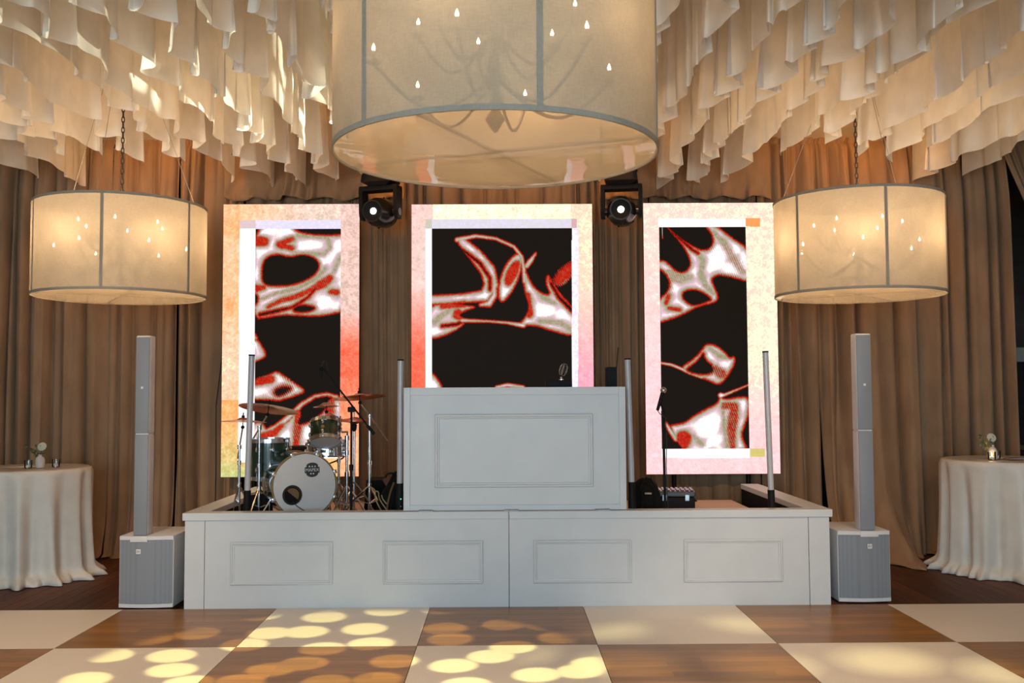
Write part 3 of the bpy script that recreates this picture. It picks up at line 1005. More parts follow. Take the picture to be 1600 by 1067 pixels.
# ------------------------------------------------------------------ column loudspeakers
def column_speaker(x0, x1, cx0, cx1, yf, ztop, rz, label, handle_side):
    xc = (x0 + x1) / 2
    t = thing('column_loudspeaker', label, 'loudspeaker', (xc, yf + 0.29, 0), 'white column loudspeakers beside the stage')
    H, dp = 0.585, 0.58
    sub = MB().box(x0, x1, yf + 0.02, yf + dp, 0.012, H, bev=0.012).obj('subwoofer_cabinet', 'speaker_white', t)
    # gently bowed front grille
    n = 14
    rings = []
    for z in (0.045, H - 0.035):
        ring = []
        for i in range(n + 1):
            q = i / n
            ring.append((x0 + 0.008 + (x1 - x0 - 0.016) * q, yf + 0.018 - 0.022 * math.sin(q * PI), z))
        for i in range(n, -1, -1):
            q = i / n
            ring.append((x0 + 0.008 + (x1 - x0 - 0.016) * q, yf + 0.03, z))
        rings.append(ring)
    gr = MB().quadring(rings).obj('grille', 'grille', sub)
    rings = []
    for z in (0.014, 0.043):
        ring = [(x0 + 0.004 + (x1 - x0 - 0.008) * i / n, yf + 0.016 - 0.024 * math.sin(i / n * PI), z) for i in range(n + 1)]
        ring += [(x1 - 0.004, yf + 0.05, z), (x0 + 0.004, yf + 0.05, z)]
        rings.append(ring)
    MB().quadring(rings).obj('bottom_lip', 'speaker_white', sub)
    rings = []
    for z in (H - 0.033, H - 0.004):
        ring = [(x0 + 0.004 + (x1 - x0 - 0.008) * i / n, yf + 0.016 - 0.024 * math.sin(i / n * PI), z) for i in range(n + 1)]
        ring += [(x1 - 0.004, yf + 0.05, z), (x0 + 0.004, yf + 0.05, z)]
        rings.append(ring)
    MB().quadring(rings).obj('top_lip', 'speaker_white', sub)
    MB().box(cx0 - 0.012, cx1 + 0.012, yf - 0.012, yf + 0.03, H - 0.05, H - 0.002, bev=0.006).obj('column_mount', 'speaker_white', sub)
    # maker's badge
    bc = (cx0 + cx1) / 2
    bd = MB().box(bc - 0.020, bc + 0.020, yf - 0.014, yf - 0.004, H - 0.145, H - 0.105, bev=0.005).obj('badge', 'letter_white', sub)
    lt = link('badge_mark', text_mesh('EV', 0.024, 'badge'), sub)
    lt.rotation_euler = (PI / 2, 0, 0)
    lt.location = (bc, yf - 0.0145, H - 0.125)
    hx = x1 if handle_side > 0 else x0
    for z in (0.30, 0.42):
        MB().box(hx - 0.004, hx + 0.004, yf + 0.36, yf + 0.46, z, z + 0.085, bev=0.003).obj('hand_grip', 'trim', sub, smooth=False)
    for sx in (x0 + 0.05, x1 - 0.05):
        for sy in (yf + 0.08, yf + dp - 0.06):
            MB().cyl((sx, sy, 0), (sx, sy, 0.013), 0.02, n=10).obj('rubber_foot', 'black', sub)
    # two-piece line column, slightly deeper than wide
    cy0, cy1 = yf + 0.02, yf + 0.155
    zm = H + (ztop - H) * 0.505
    for a, b in ((H, zm - 0.004), (zm + 0.004, ztop)):
        cl = MB().box(cx0, cx1, cy0 + 0.008, cy1, a, b, bev=0.01).obj('line_column', 'speaker_white', t)
        MB().box(cx0 + 0.004, cx1 - 0.004, cy0, cy0 + 0.012, a + (0.004 if a > 1 else 0.001), b - (0.012 if b > 2 else 0.002), bev=0.003).obj('grille', 'grille', cl)
        if b > 2:
            MB().box(bc - 0.010, bc + 0.010, cy0 - 0.006, cy0 + 0.001, zm + 0.365, zm + 0.385, bev=0.003).obj('badge', 'letter_white', cl)
    MB().box(cx0 + 0.006, cx1 - 0.006, cy0 + 0.012, cy1 - 0.006, zm - 0.005, zm + 0.005).obj('column_joint', 'letter_white', t)
    # turn the whole thing a little about its base
    t.rotation_euler = (0, 0, rz)


column_speaker(-3.095, -2.655, -2.988, -2.872, 8.11, 2.20, math.radians(0), 'white column loudspeaker on subwoofer left of the stage', 1)
column_speaker(2.722, 3.155, 2.915, 3.04, 8.15, 2.195, math.radians(0), 'white column loudspeaker on subwoofer right of the stage', -1)


# ------------------------------------------------------------------ LED screens
def seg_dist(X, Y, pts):
    """max over the polyline of radius - distance (px)"""
    best = np.full(X.shape, -1e9, dtype=np.float32)
    for (x0, y0, r0), (x1, y1, r1) in zip(pts, pts[1:]):
        dx, dy = x1 - x0, y1 - y0
        L = dx * dx + dy * dy + 1e-9
        t = np.clip(((X - x0) * dx + (Y - y0) * dy) / L, 0, 1)
        d = np.hypot(X - (x0 + t * dx), Y - (y0 + t * dy))
        best = np.maximum(best, (r0 + (r1 - r0) * t) - d)
    return best


def smooth_closed(p, it=2):
    p = np.array(p, float)
    for _ in range(it):
        q = np.roll(p, -1, 0)
        p = np.stack([0.75 * p + 0.25 * q, 0.25 * p + 0.75 * q], 1).reshape(-1, 2)
    return p


def poly_dist(X, Y, p, it=2):
    p = smooth_closed(p, it) if it else np.array(p, float)
    d = np.full(X.shape, 1e9, dtype=np.float32)
    ins = np.zeros(X.shape, bool)
    n = len(p)
    for i in range(n):
        x0, y0 = p[i]; x1, y1 = p[(i + 1) % n]
        dx, dy = x1 - x0, y1 - y0
        L = dx * dx + dy * dy + 1e-9
        t = np.clip(((X - x0) * dx + (Y - y0) * dy) / L, 0, 1)
        d = np.minimum(d, np.hypot(X - (x0 + t * dx), Y - (y0 + t * dy)))
        c = (y0 > Y) != (y1 > Y)
        ins ^= c & (X < dx * (Y - y0) / (dy if abs(dy) > 1e-9 else 1e-9) + x0)
    return np.where(ins, d, -d)


def vnoise(X, Y, scale, seed):
    rs = np.random.RandomState(seed)
    tab = rs.rand(64, 64).astype(np.float32)
    x, y = X / scale, Y / scale
    xi, yi = np.floor(x).astype(int), np.floor(y).astype(int)
    fx, fy = x - xi, y - yi
    fx, fy = fx * fx * (3 - 2 * fx), fy * fy * (3 - 2 * fy)
    a = tab[yi % 64, xi % 64]; b_ = tab[yi % 64, (xi + 1) % 64]
    c = tab[(yi + 1) % 64, xi % 64]; d_ = tab[(yi + 1) % 64, (xi + 1) % 64]
    return (a * (1 - fx) + b_ * fx) * (1 - fy) + (c * (1 - fx) + d_ * fx) * fy


def srgb(c):
    c = np.array(c, float) / 255.0
    return np.where(c <= 0.04045, c / 12.92, ((c + 0.055) / 1.055) ** 2.4)


STOPS = [(-1.0, (28, 22, 17)), (-0.3, (130, 14, 6)), (0.7, (204, 26, 8)), (1.5, (200, 44, 26)), (2.6, (148, 156, 116)), (3.8, (196, 176, 158)), (5.2, (224, 188, 204)), (7.0, (246, 240, 236)), (10.0, (255, 252, 250))]


def chrome(s):
    xs = [p for p, _ in STOPS]
    out = np.zeros(s.shape + (3,))
    for k in range(3):
        out[..., k] = np.interp(s, xs, [c[k] for _, c in STOPS])
    return out


def art(X, Y, shapes):
    """liquid-metal pattern: signed depth (px) inside the bright shapes, drawn through the colour stops"""
    s = np.full(X.shape, -20.0, dtype=np.float32)
    for kind, data, *ex in shapes:
        if kind == 'stroke':
            thin = max(1.0, 5.5 / (sum(q[2] for q in data) / len(data)))   # fine filaments still get a white core
            s = np.maximum(s, seg_dist(X, Y, data) * thin)
        elif kind == 'poly':
            s = np.maximum(s, poly_dist(X, Y, data))
        elif kind == 'hole':
            s = np.minimum(s, -poly_dist(X, Y, data))
        elif kind == 'dark':           # dark line cut through the metal
            s = np.minimum(s, -seg_dist(X, Y, data))
        elif kind == 'red':            # red reflection inside the metal: pull the depth back to the red stop
            d = -seg_dist(X, Y, data)
            s = np.where(s > 0, np.minimum(s, np.maximum(1.2, 1.2 + d * 0.8)), s)
        elif kind == 'redpoly':
            d = -poly_dist(X, Y, data)
            s = np.where(s > 0, np.minimum(s, np.maximum(1.2, 1.2 + d * 0.8)), s)
        elif kind == 'grey':
            d = -seg_dist(X, Y, data)
            s = np.where(s > 0, np.minimum(s, np.maximum(3.6, 3.6 + d * 0.7)), s)
        elif kind == 'tone':           # half-tone dots in a region
            p = poly_dist(X, Y, data)
            dots = np.sin(X * 2 * PI / 3.4 + Y * 1.1) * np.sin(Y * 2 * PI / 3.4)
            s = np.where((p > 0), s + dots * ex[0], s)
    s = np.where(s > 0, s * 0.85, s)
    dith = np.sin(X * 2 * PI / 2.9 + 0.6 * Y) * np.sin(Y * 2 * PI / 2.9)
    s = s + (vnoise(X, Y, 2.0, 5) - 0.5) * 1.2 + dith * np.where(s > -0.6, 0.95, 0.0)
    flow = np.sin((X * 0.55 + Y * 0.8) * 0.22 + 5 * vnoise(X, Y, 26, 8))
    s = np.where(s > 3, 3 + (s - 3) * (0.9 + 0.35 * flow), s)
    return chrome(s)


def zz(ox, oy, k, pts):
    out = []
    for p in pts:
        q = [ox + p[0] / k, oy + p[1] / k]
        if len(p) > 2:
            q.append(p[2] / k)
        out.append(tuple(q))
    return out


def A(pts): return zz(340, 310, 4.852, pts)
def B(pts): return zz(340, 530, 4.852, pts)
def Cc(pts): return zz(620, 290, 3.232, pts)
def D(pts): return zz(1000, 310, 4.852, pts)
def F(pts): return zz(1000, 530, 4.852, pts)


ART_L = [
    ('poly', A([(250, 180), (560, 180), (590, 250), (720, 275), (850, 280), (990, 270), (990, 860), (820, 900), (700, 907), (540, 892), (400, 905), (250, 935)])),
    ('hole', A([(335, 500), (380, 445), (460, 430), (540, 455), (640, 430), (730, 455), (770, 510), (745, 575), (660, 630), (540, 665), (420, 668), (335, 655)])),
    ('hole', A([(560, 850), (620, 815), (700, 822), (745, 838), (690, 868), (600, 870)])),
    ('dark', A([(320, 888, 9), (450, 860, 9), (570, 830, 4), (680, 760, 4), (740, 690, 3)])),
    ('hole', A([(250, 720), (295, 735), (305, 775), (285, 810), (250, 830)])),
    ('red', A([(380, 830, 6), (480, 780, 10), (580, 755, 12), (700, 705, 12), (800, 650, 26), (850, 610, 16)])),
    ('red', A([(270, 325, 30), (345, 330, 28)])),
    ('red', A([(460, 350, 14), (560, 310, 10)])), ('red', A([(470, 360, 14), (560, 380, 10)])),
    ('red', A([(283, 690, 22), (345, 680, 10)])), ('red', A([(855, 715, 10), (900, 720, 14)])),
    ('grey', A([(600, 285, 8), (830, 300, 8), (850, 380, 8), (800, 430, 8), (600, 420, 8), (530, 395, 6)])),
    ('grey', A([(930, 450, 6), (870, 580, 8)])), ('grey', A([(330, 770, 6), (440, 725, 8), (600, 690, 8), (740, 620, 8), (810, 540, 8)])),
    ('tone', A([(283, 600), (930, 500), (930, 900), (283, 900)]), 0.9),
    ('poly', A([(250, 1005), (295, 1035), (310, 1080), (250, 1090)])),
    ('poly', B([(250, 0), (300, 0), (335, 50), (378, 130), (330, 165), (250, 190)])),
    ('poly', B([(240, 320), (400, 270), (450, 240), (560, 320), (690, 405), (560, 450), (460, 480), (400, 465), (240, 470)])),
    ('hole', B([(420, 390), (520, 355), (575, 385), (450, 455)])),
    ('tone', B([(270, 290), (500, 270), (650, 400), (430, 470), (300, 420)]), 3.2),
    ('red', B([(300, 330, 20), (400, 310, 24)])),
    ('stroke', B([(360, 715, 30), (450, 670, 26), (540, 600, 26), (640, 500, 20), (740, 440, 17), (830, 425, 16), (900, 445, 18), (930, 480, 26)])),
    ('poly', B([(250, 640), (340, 620), (380, 700), (520, 640), (600, 540), (640, 560), (600, 660), (680, 640), (780, 585), (830, 480), (900, 430), (960, 500), (960, 860), (250, 860)])),
    ('hole', B([(640, 560), (700, 500), (790, 460), (850, 470), (810, 560), (700, 620), (640, 650)])),
    ('red', B([(345, 745, 26), (430, 715, 18), (490, 660, 8)])), ('red', B([(610, 560, 12), (610, 660, 22), (595, 820, 16)])),
    ('red', B([(850, 470, 26), (850, 560, 28)])), ('tone', B([(560, 600), (930, 420), (930, 720), (560, 840)]), 2.0),
]
ART_C = [
    ('stroke', Cc([(330, 285, 25), (395, 350, 36), (460, 430, 40), (478, 505, 38), (445, 560, 32), (340, 572, 26), (160, 582, 26)])),
    ('dark', Cc([(330, 325, 4), (420, 395, 5), (470, 470, 4), (470, 530, 3)])),
    ('stroke', Cc([(496, 490, 14), (492, 560, 18), (465, 600, 20), (425, 606, 12)])),
    ('stroke', Cc([(305, 275, 14), (400, 256, 11), (500, 270, 10), (590, 310, 10), (630, 360, 11), (641, 420, 12), (645, 490, 12)])),
    ('poly', Cc([(600, 340), (640, 350), (632, 430), (600, 520), (540, 602), (508, 580), (515, 480), (550, 395)])),
    ('redpoly', Cc([(600, 385), (622, 390), (602, 462), (565, 512), (545, 490), (560, 430)])),
    ('poly', Cc([(640, 380), (665, 470), (715, 540), (780, 560), (748, 500), (762, 440), (800, 520), (910, 640), (910, 775), (790, 745), (700, 712), (600, 718), (650, 670), (672, 620), (645, 540), (634, 470)])),
    ('dark', Cc([(780, 500, 4), (820, 570, 5), (890, 640, 8)])), ('grey', Cc([(660, 430, 5), (690, 510, 7), (740, 570, 8), (800, 600, 6)])),
    ('red', Cc([(660, 560, 10), (668, 650, 16)])), ('grey', Cc([(720, 690, 6), (830, 700, 8), (890, 740, 6)])),
    ('stroke', Cc([(655, 410, 14), (675, 385, 15), (702, 345, 7)])), ('red', Cc([(680, 440, 10), (685, 480, 6)])),
    ('poly', Cc([(780, 470), (900, 365), (900, 450), (820, 525)])), ('tone', Cc([(770, 470), (900, 355), (900, 460), (815, 535)]), 4.5),
    ('red', Cc([(800, 480, 30), (890, 410, 30)])),
    ('poly', Cc([(150, 610), (260, 592), (330, 605), (415, 615), (340, 640), (310, 660), (360, 682), (310, 735), (200, 780), (150, 775)])),
    ('red', Cc([(230, 612, 8), (340, 603, 12)])), ('red', Cc([(310, 655, 22), (345, 665, 14)])), ('grey', Cc([(190, 690, 12), (240, 650, 10), (290, 620, 6)])),
    ('dark', Cc([(230, 712, 4), (300, 705, 4), (350, 685, 3)])),
    ('stroke', Cc([(330, 685, 12), (470, 690, 8), (560, 698, 9), (640, 712, 14)])),
    ('poly', Cc([(150, 930), (200, 960), (250, 1050), (150, 1060)])), ('stroke', Cc([(505, 1022, 10), (560, 1012, 12), (640, 1022, 10)])),
]
ART_R = [
    ('poly', D([(185, 200), (215, 228), (300, 305), (400, 365), (470, 395), (530, 385), (555, 330), (540, 270), (480, 195), (570, 195), (700, 300), (850, 395), (850, 650), (700, 605), (600, 585), (545, 612), (560, 660), (600, 750), (575, 800), (450, 825), (400, 850), (340, 885), (240, 925), (120, 965), (120, 790), (215, 710), (225, 640), (190, 575), (120, 530), (120, 480), (180, 470), (230, 510), (270, 555), (330, 570), (375, 530), (380, 480), (340, 390), (280, 310)])),
    ('hole', D([(325, 720), (380, 698), (460, 710), (545, 772), (515, 785), (420, 822), (370, 805), (325, 765)])),
    ('dark', D([(230, 250, 3), (330, 335, 5), (400, 395, 5), (440, 420, 3)])),
    ('grey', D([(430, 400, 8), (480, 480, 14), (462, 580, 16), (500, 670, 14), (560, 730, 8)])),
    ('grey', D([(560, 260, 8), (640, 340, 14), (700, 450, 16), (780, 560, 12)])), ('grey', D([(220, 590, 40), (300, 610, 34), (380, 600, 16)])),
    ('red', D([(215, 745, 8), (200, 800, 8)])), ('red', D([(220, 840, 6), (300, 852, 8)])),
    ('tone', D([(500, 380), (620, 320), (800, 480), (800, 620), (560, 590)]), 2.4), ('tone', D([(150, 500), (360, 560), (300, 700), (150, 820)]), 1.2),
    ('stroke', D([(168, 225, 3), (172, 310, 3)])),
    ('stroke', F([(140, 186, 10), (240, 202, 13), (320, 235, 14), (390, 270, 12), (470, 295, 14)])),
    ('poly', F([(495, 40), (560, 42), (640, 95), (680, 150), (718, 130), (725, 185), (690, 250), (640, 325), (595, 358), (540, 335), (450, 295), (380, 268), (325, 245), (315, 208), (380, 175), (450, 112)])),
    ('hole', F([(482, 105), (488, 160), (550, 210), (562, 240), (540, 268), (450, 272), (365, 252), (355, 230), (420, 190), (470, 130)])),
    ('red', F([(575, 240, 20), (620, 270, 26)])), ('tone', F([(530, 200), (700, 170), (640, 320), (520, 290)]), 3.0), ('grey', F([(530, 80, 8), (600, 130, 14), (660, 150, 8)])),
    ('stroke', F([(840, 345, 8), (720, 395, 10), (640, 428, 14), (612, 432, 24)])),
    ('poly', F([(585, 490), (605, 430), (650, 462), (740, 440), (830, 440), (830, 560), (795, 660), (765, 740), (840, 870), (200, 870), (330, 850), (290, 790), (230, 700), (225, 650), (330, 640), (400, 585), (500, 530)])),
    ('stroke', F([(195, 645, 16), (230, 700, 20), (272, 760, 22)])),
    ('red', F([(640, 510, 14), (715, 515, 20), (705, 600, 28), (690, 700, 24), (700, 820, 12)])), ('tone', F([(590, 480), (760, 480), (730, 830), (600, 830)]), 2.2),
    ('redpoly', F([(280, 715), (350, 700), (395, 755), (330, 850), (270, 850), (290, 770)])), ('grey', F([(400, 740, 12), (470, 800, 10)])),
    ('grey', F([(630, 540, 6), (640, 700, 6), (660, 820, 6)])),
]


def led_screen(x0, x1, z0, z1, corners, black, panels, border, shapes, label):
    """corners = where the four screen corners read in the picture's own drawing units (tl, tr, br, bl)"""
    t = thing('led_screen', label, 'screen', ((x0 + x1) / 2, 10.52, 0), 'tall video screens behind the stage')
    nu = int((x1 - x0) / 0.0062); nv = int((z1 - z0) / 0.0062)
    u, v = np.meshgrid(np.linspace(0, 1, nu), np.linspace(0, 1, nv))
    c = np.array(corners, float)
    PX = (1 - v) * ((1 - u) * c[0, 0] + u * c[1, 0]) + v * ((1 - u) * c[3, 0] + u * c[2, 0])
    PY = (1 - v) * ((1 - u) * c[0, 1] + u * c[1, 1]) + v * ((1 - u) * c[3, 1] + u * c[2, 1])
    rgb = border(PX, PY, u, v)
    for x_0, y_0, x_1, y_1, colr in panels:
        mk = (PX > x_0) & (PX < x_1) & (PY > y_0) & (PY < y_1)
        n = (vnoise(PX, PY, 3.0, 9) - 0.5) * 8
        rgb[mk] = (np.array(colr, float)[None, :] + n[mk][:, None])
    bk = np.array(black, float)
    inside = poly_dist(PX, PY, bk, 0) > 0
    a = art(PX, PY, shapes)
    rgb[inside] = a[inside]
    lin = srgb(np.clip(rgb, 0, 255))
    lin = np.where(lin > 0.85, lin * 1.25, lin)
    me = grid_mesh('display_face', x0 + (x1 - x0) * u, np.full(u.shape, 10.5), z1 + (z0 - z1) * v, 'led')
    at = me.color_attributes.new('led', 'FLOAT_COLOR', 'POINT')
    col4 = np.ones((nu * nv, 4), np.float32)
    col4[:, :3] = lin.reshape(-1, 3)
    at.data.foreach_set('color', col4.ravel())
    link('display_face', me, t)
    k = max(2, round((x1 - x0) / 0.5)); kz = 6
    for i in range(k):
        for j in range(kz):
            xa, xb = x0 + (x1 - x0) * i / k, x0 + (x1 - x0) * (i + 1) / k
            za, zb = z0 + (z1 - z0) * j / kz, z0 + (z1 - z0) * (j + 1) / kz
            MB().box(xa, xb, 10.502, 10.57, za, zb, bev=0.003).obj('cabinet', 'black', t, smooth=False)
    for q in (0.22, 0.78):
        x = x0 + (x1 - x0) * q
        MB().cyl((x, 10.62, 0.03), (x, 10.62, z1 - 0.1), 0.025, n=10).obj('support_post', 'black', t)
        MB().box(x - 0.06, x + 0.06, 10.46, 10.68, 0.0, 0.03, bev=0.004).obj('post_foot', 'black', t, smooth=False)
        for z in (z0 + 0.2, z1 - 0.25):
            MB().box(x - 0.02, x + 0.02, 10.565, 10.62, z - 0.02, z + 0.02).obj('bracket', 'black', t, smooth=False)


def mixc(a, b_, t):
    return np.array(a, float)[None, None, :] * (1 - t[..., None]) + np.array(b_, float)[None, None, :] * t[..., None]


def speck(PX, PY, seed, amt, sc=2.2):
    n = vnoise(PX, PY, sc, seed) * 0.6 + vnoise(PX, PY, sc * 3, seed + 1) * 0.4
    return ((n - 0.5) * amt)[..., None] * np.array([0.5, 1.0, 1.15])[None, None, :]


def border_left(PX, PY, u, v):
    top = mixc((252, 208, 150), (240, 222, 205), np.clip(u * 1.6, 0, 1))
    left = mixc((250, 188, 124), (244, 222, 186), np.clip((vnoise(PX, PY, 30, 3) + (v - 0.35) * 1.2), 0, 1))
    left = np.where((v > 0.72)[..., None], mixc((250, 190, 120), (220, 214, 140), np.clip((v - 0.78) * 4.5, 0, 1)), left)
    right = mixc((238, 208, 196), (255, 122, 92), np.clip((v - 0.40) * 7, 0, 1))
    right = np.where((v > 0.58)[..., None], mixc((255, 122, 92), (250, 190, 140), np.clip((v - 0.62) * 4, 0, 1)), right)
    bot = mixc((250, 200, 130), (214, 216, 140), np.clip((v - 0.93) * 12 + (0.4 - u), 0, 1))
    c = np.where((u < 0.12)[..., None], left, np.where((u > 0.86)[..., None], right, top))
    c = np.where(((v > 0.93) & (u < 0.86))[..., None], bot, c)
    return c + speck(PX, PY, 21, 60)


def border_mid(PX, PY, u, v):
    top = mixc((255, 248, 232), (255, 244, 222), u)
    left = mixc((240, 216, 206), (252, 112, 84), np.clip((v - 0.30) * 4.0, 0, 1))
    right = mixc((252, 232, 206), (244, 178, 196), np.clip((v - 0.30) * 3.0, 0, 1))
    c = np.where((u < 0.12)[..., None], left, np.where((u > 0.88)[..., None], right, top))
    return c + speck(PX, PY, 31, 40)


def border_right(PX, PY, u, v):
    l = mixc((250, 234, 218), (248, 220, 224), np.clip(v * 1.5, 0, 1))
    r = mixc((246, 236, 218), (244, 240, 220), np.clip(v * 2.0, 0, 1))
    r = np.where((v > 0.6)[..., None], mixc((244, 240, 220), (248, 220, 222), np.clip((v - 0.6) * 4, 0, 1)), r)
    k = np.clip((u - 0.2) * 1.7, 0, 1)[..., None]
    return l * (1 - k) + r * k + speck(PX, PY, 41, 34)


W = (247, 246, 248)
led_screen(-2.952, -1.512, 0.86, 3.737, [(348, 319), (561, 319), (561, 745), (346, 745)], [(398.3, 357.8), (531.7, 357.8), (531.7, 703), (397.6, 703)],
           [(398, 344, 532, 358, (236, 232, 240)), (373, 357, 398.3, 722, W), (373, 344, 398.3, 357.5, (232, 206, 208)), (397, 703, 532, 717, W)], border_left, ART_L,
           'tall video screen behind the drum kit, orange border around abstract metal art')
led_screen(-0.96, 0.96, 0.86, 3.73, [(643, 319), (925, 319), (930, 743), (643, 743)], [(674.8, 357), (893.5, 357), (894.5, 703), (675, 703)],
           [(665, 342.5, 902, 357, (232, 226, 236)), (665, 357, 674.8, 720, (244, 242, 250)), (893.2, 357, 904, 720, (240, 238, 250)), (665, 342.5, 674.8, 357, (214, 206, 190)), (893.2, 342.5, 901, 357, (226, 178, 182))], border_mid, ART_C,
           'wide middle video screen rising behind the DJ booth')
led_screen(1.506, 2.917, 0.864, 3.737, [(1005, 318), (1212, 316), (1219, 740), (1010, 741)], [(1030, 356), (1165, 354.5), (1170.5, 701), (1034, 702)],
           [(1029, 342, 1165, 356, W), (1165, 340.5, 1188, 354, (246, 166, 96)), (1034, 701.5, 1171, 716, W), (1172, 701, 1195, 714, (222, 206, 122))], border_right, ART_R,
           'tall pale bordered video screen at the right end of the stage')

# ------------------------------------------------------------------ moving head lights on a pipe above the screens
pp = thing('lighting_pipe', 'black lighting pipe hidden behind the middle chandelier, carrying the spotlights', 'pipe', (0, 10.3, 4.05))
MB().cyl((-1.42, 10.3, 4.05), (1.42, 10.3, 4.05), 0.025, n=12).obj('pipe', 'black', pp)
for x in (-0.8, 0.8):
    MB().cyl((x, 10.3, 4.07), (x, 10.3, 4.95), 0.008, n=8).obj('drop_rod', 'black', pp)


def moving_head(x, z, label, pan, tilt_deg):
    y = 10.27
    t = thing('moving_head_light', label, 'stage light', (x, y, z), 'moving head spotlights between the screens')
    rp = Matrix.Translation((x, y, z)) @ Matrix.Rotation(math.radians(pan), 4, 'Z')

    def placed(mb, mt):
        for v in mb.bm.verts:
            v.co = mt @ v.co
        return mb
    # base box at the top, tapered
    rings = []
    for zz_, hx, hy in ((0.27, 0.10, 0.09), (0.31, 0.17, 0.12), (0.40, 0.16, 0.11), (0.405, 0.15, 0.10)):
        rings.append([(sx * hx, sy * hy, zz_) for sx, sy in ((-1, -1), (1, -1), (1, 1), (-1, 1))])
    placed(MB().quadring(rings), rp).obj('base', 'black', t, smooth=False)
    placed(MB().box(-0.03, 0.03, -0.035, 0.035, 0.40, 0.47, bev=0.005), rp).obj('clamp', 'black', t, smooth=False)
    # yoke: two arms and the bridge
    for s in (-1, 1):
        rings = []
        for zz_, w in ((0.25, 0.075), (0.12, 0.07), (0.0, 0.065), (-0.07, 0.045)):
            rings.append([(s * 0.175, -w, zz_), (s * 0.215, -w, zz_), (s * 0.215, w, zz_), (s * 0.175, w, zz_)])
        placed(MB().quadring(rings), rp).obj('yoke_arm', 'black', t, smooth=False)
        placed(MB().cyl((s * 0.15, 0, 0), (s * 0.22, 0, 0), 0.04, n=16), rp).obj('tilt_hub', 'black_gloss', t)
    placed(MB().box(-0.215, 0.215, -0.075, 0.075, 0.22, 0.275, bev=0.008), rp).obj('yoke_bridge', 'black', t, smooth=False)
    # head: barrel facing the hall, lens recessed in a ring
    hm = rp @ Matrix.Rotation(math.radians(90 + tilt_deg), 4, 'X')
    prof = [(0.02, -0.20), (0.11, -0.19), (0.15, -0.12), (0.155, 0.0), (0.145, 0.10), (0.115, 0.17), (0.112, 0.20), (0.098, 0.20), (0.092, 0.17)]
    hd = MB().lathe(prof, hm, 28, cap0=True).obj('head', 'black_gloss', t)
    MB().lathe([(0.10, 0.185), (0.045, 0.172), (0.04, 0.172)], hm, 24).obj('lens_ring', 'black', hd)
    MB().lathe([(0.001, 0.172), (0.045, 0.170)], hm, 24).obj('front_glass', 'lens_glass', hd)
    MB().lathe([(0.001, 0.182), (0.024, 0.179), (0.034, 0.173)], hm, 20).obj('lens', 'lens', hd)
    for k in range(6):
        a = 2 * PI * k / 6 + 0.3
        p = hm @ Vector((0.152 * math.cos(a), 0.152 * math.sin(a), -0.02))
        MB().sphere(p, 0.014, nu=8, nv=6).obj('cooling_rib', 'black', hd)


moving_head(-1.262, 3.60, 'black moving head spotlight between left and middle screens', -18, 4)
moving_head(1.249, 3.605, 'black moving head spotlight between middle and right screens', -10, 3)


# ------------------------------------------------------------------ drum kit
def tripod(mb_parent, x, y, z_hub, spread, a0, mat, part='leg', r=0.009):
    for k in range(3):
        a = a0 + 2 * PI * k / 3
        foot = Vector((x + spread * math.cos(a), y + spread * math.sin(a), DK + 0.008))
        lg = MB().tube([(x, y, z_hub), (x + spread * 0.5 * math.cos(a), y + spread * 0.5 * math.sin(a), (z_hub + DK) / 2 + 0.03), foot], r, 6).obj(part, mat, mb_parent)
        MB().sphere(foot + Vector((0, 0, 0.004)), 0.013, nu=8, nv=6).obj('rubber_foot', 'black', lg)
        MB().cyl((x, y, z_hub - 0.16), (x + spread * 0.5 * math.cos(a), y + spread * 0.5 * math.sin(a), (z_hub + DK) / 2 + 0.03), 0.005, n=6).obj('brace', mat, lg)


def cymbal(parent, c, r, nrm, rot=0.0):
    a = Vector(nrm).normalized()
    u, v, _ = frame_from(a)
    mt = Matrix((( u.x, v.x, a.x, c[0]), (u.y, v.y, a.y, c[1]), (u.z, v.z, a.z, c[2]), (0, 0, 0, 1)))
    prof = [(0.008, 0.030), (0.03, 0.028), (0.045, 0.018), (0.055, 0.011), (r * 0.6, 0.004), (r, -0.008), (r, -0.0095), (r * 0.6, 0.002), (0.055, 0.009), (0.045, 0.016), (0.008, 0.027)]
    cy = MB().lathe(prof, mt, 48).obj('cymbal', 'bronze', parent)
    MB().lathe([(0.001, 0.075), (0.005, 0.075), (0.005, 0.05), (0.013, 0.05), (0.015, 0.03), (0.004, 0.03), (0.004, -0.06)], mt, 12).obj('felt_and_nut', 'black', parent)
    return mt


def cymbal_stand(base, elbow_z, c, r, nrm, label, a0, spread=0.26, boom_tail=0.12):
    t = thing('cymbal_stand', label, 'cymbal', (base[0], base[1], DK), 'cymbals of the drum kit')
    mt = cymbal(t, c, r, nrm)
    x, y = base
    hub = DK + 0.30
    MB().cyl((x, y, DK + 0.05), (x, y, DK + 0.5), 0.0125, n=12).obj('lower_pole', 'chrome', t)
    MB().cyl((x, y, DK + 0.48), (x, y, elbow_z), 0.010, n=12).obj('upper_pole', 'chrome', t)
    for z in (DK + 0.5, elbow_z, hub):
        MB().cyl((x, y, z - 0.018), (x, y, z + 0.018), 0.019, n=12).obj('clamp', 'chrome', t)
        MB().box(x - 0.004, x + 0.004, y - 0.045, y - 0.015, z - 0.006, z + 0.006, bev=0.002).obj('wing_screw', 'chrome', t)
    e = Vector((x, y, elbow_z))
    tip = mt @ Vector((0, 0, -0.055))
    d = (tip - e).normalized()
    MB().cyl(e - d * boom_tail, tip, 0.007, n=10).obj('boom_arm', 'chrome', t)
    MB().sphere(tip, 0.016, nu=10, nv=7).obj('tilter', 'black', t)
    tripod(t, x, y, hub, spread, a0, 'chrome')
    return t


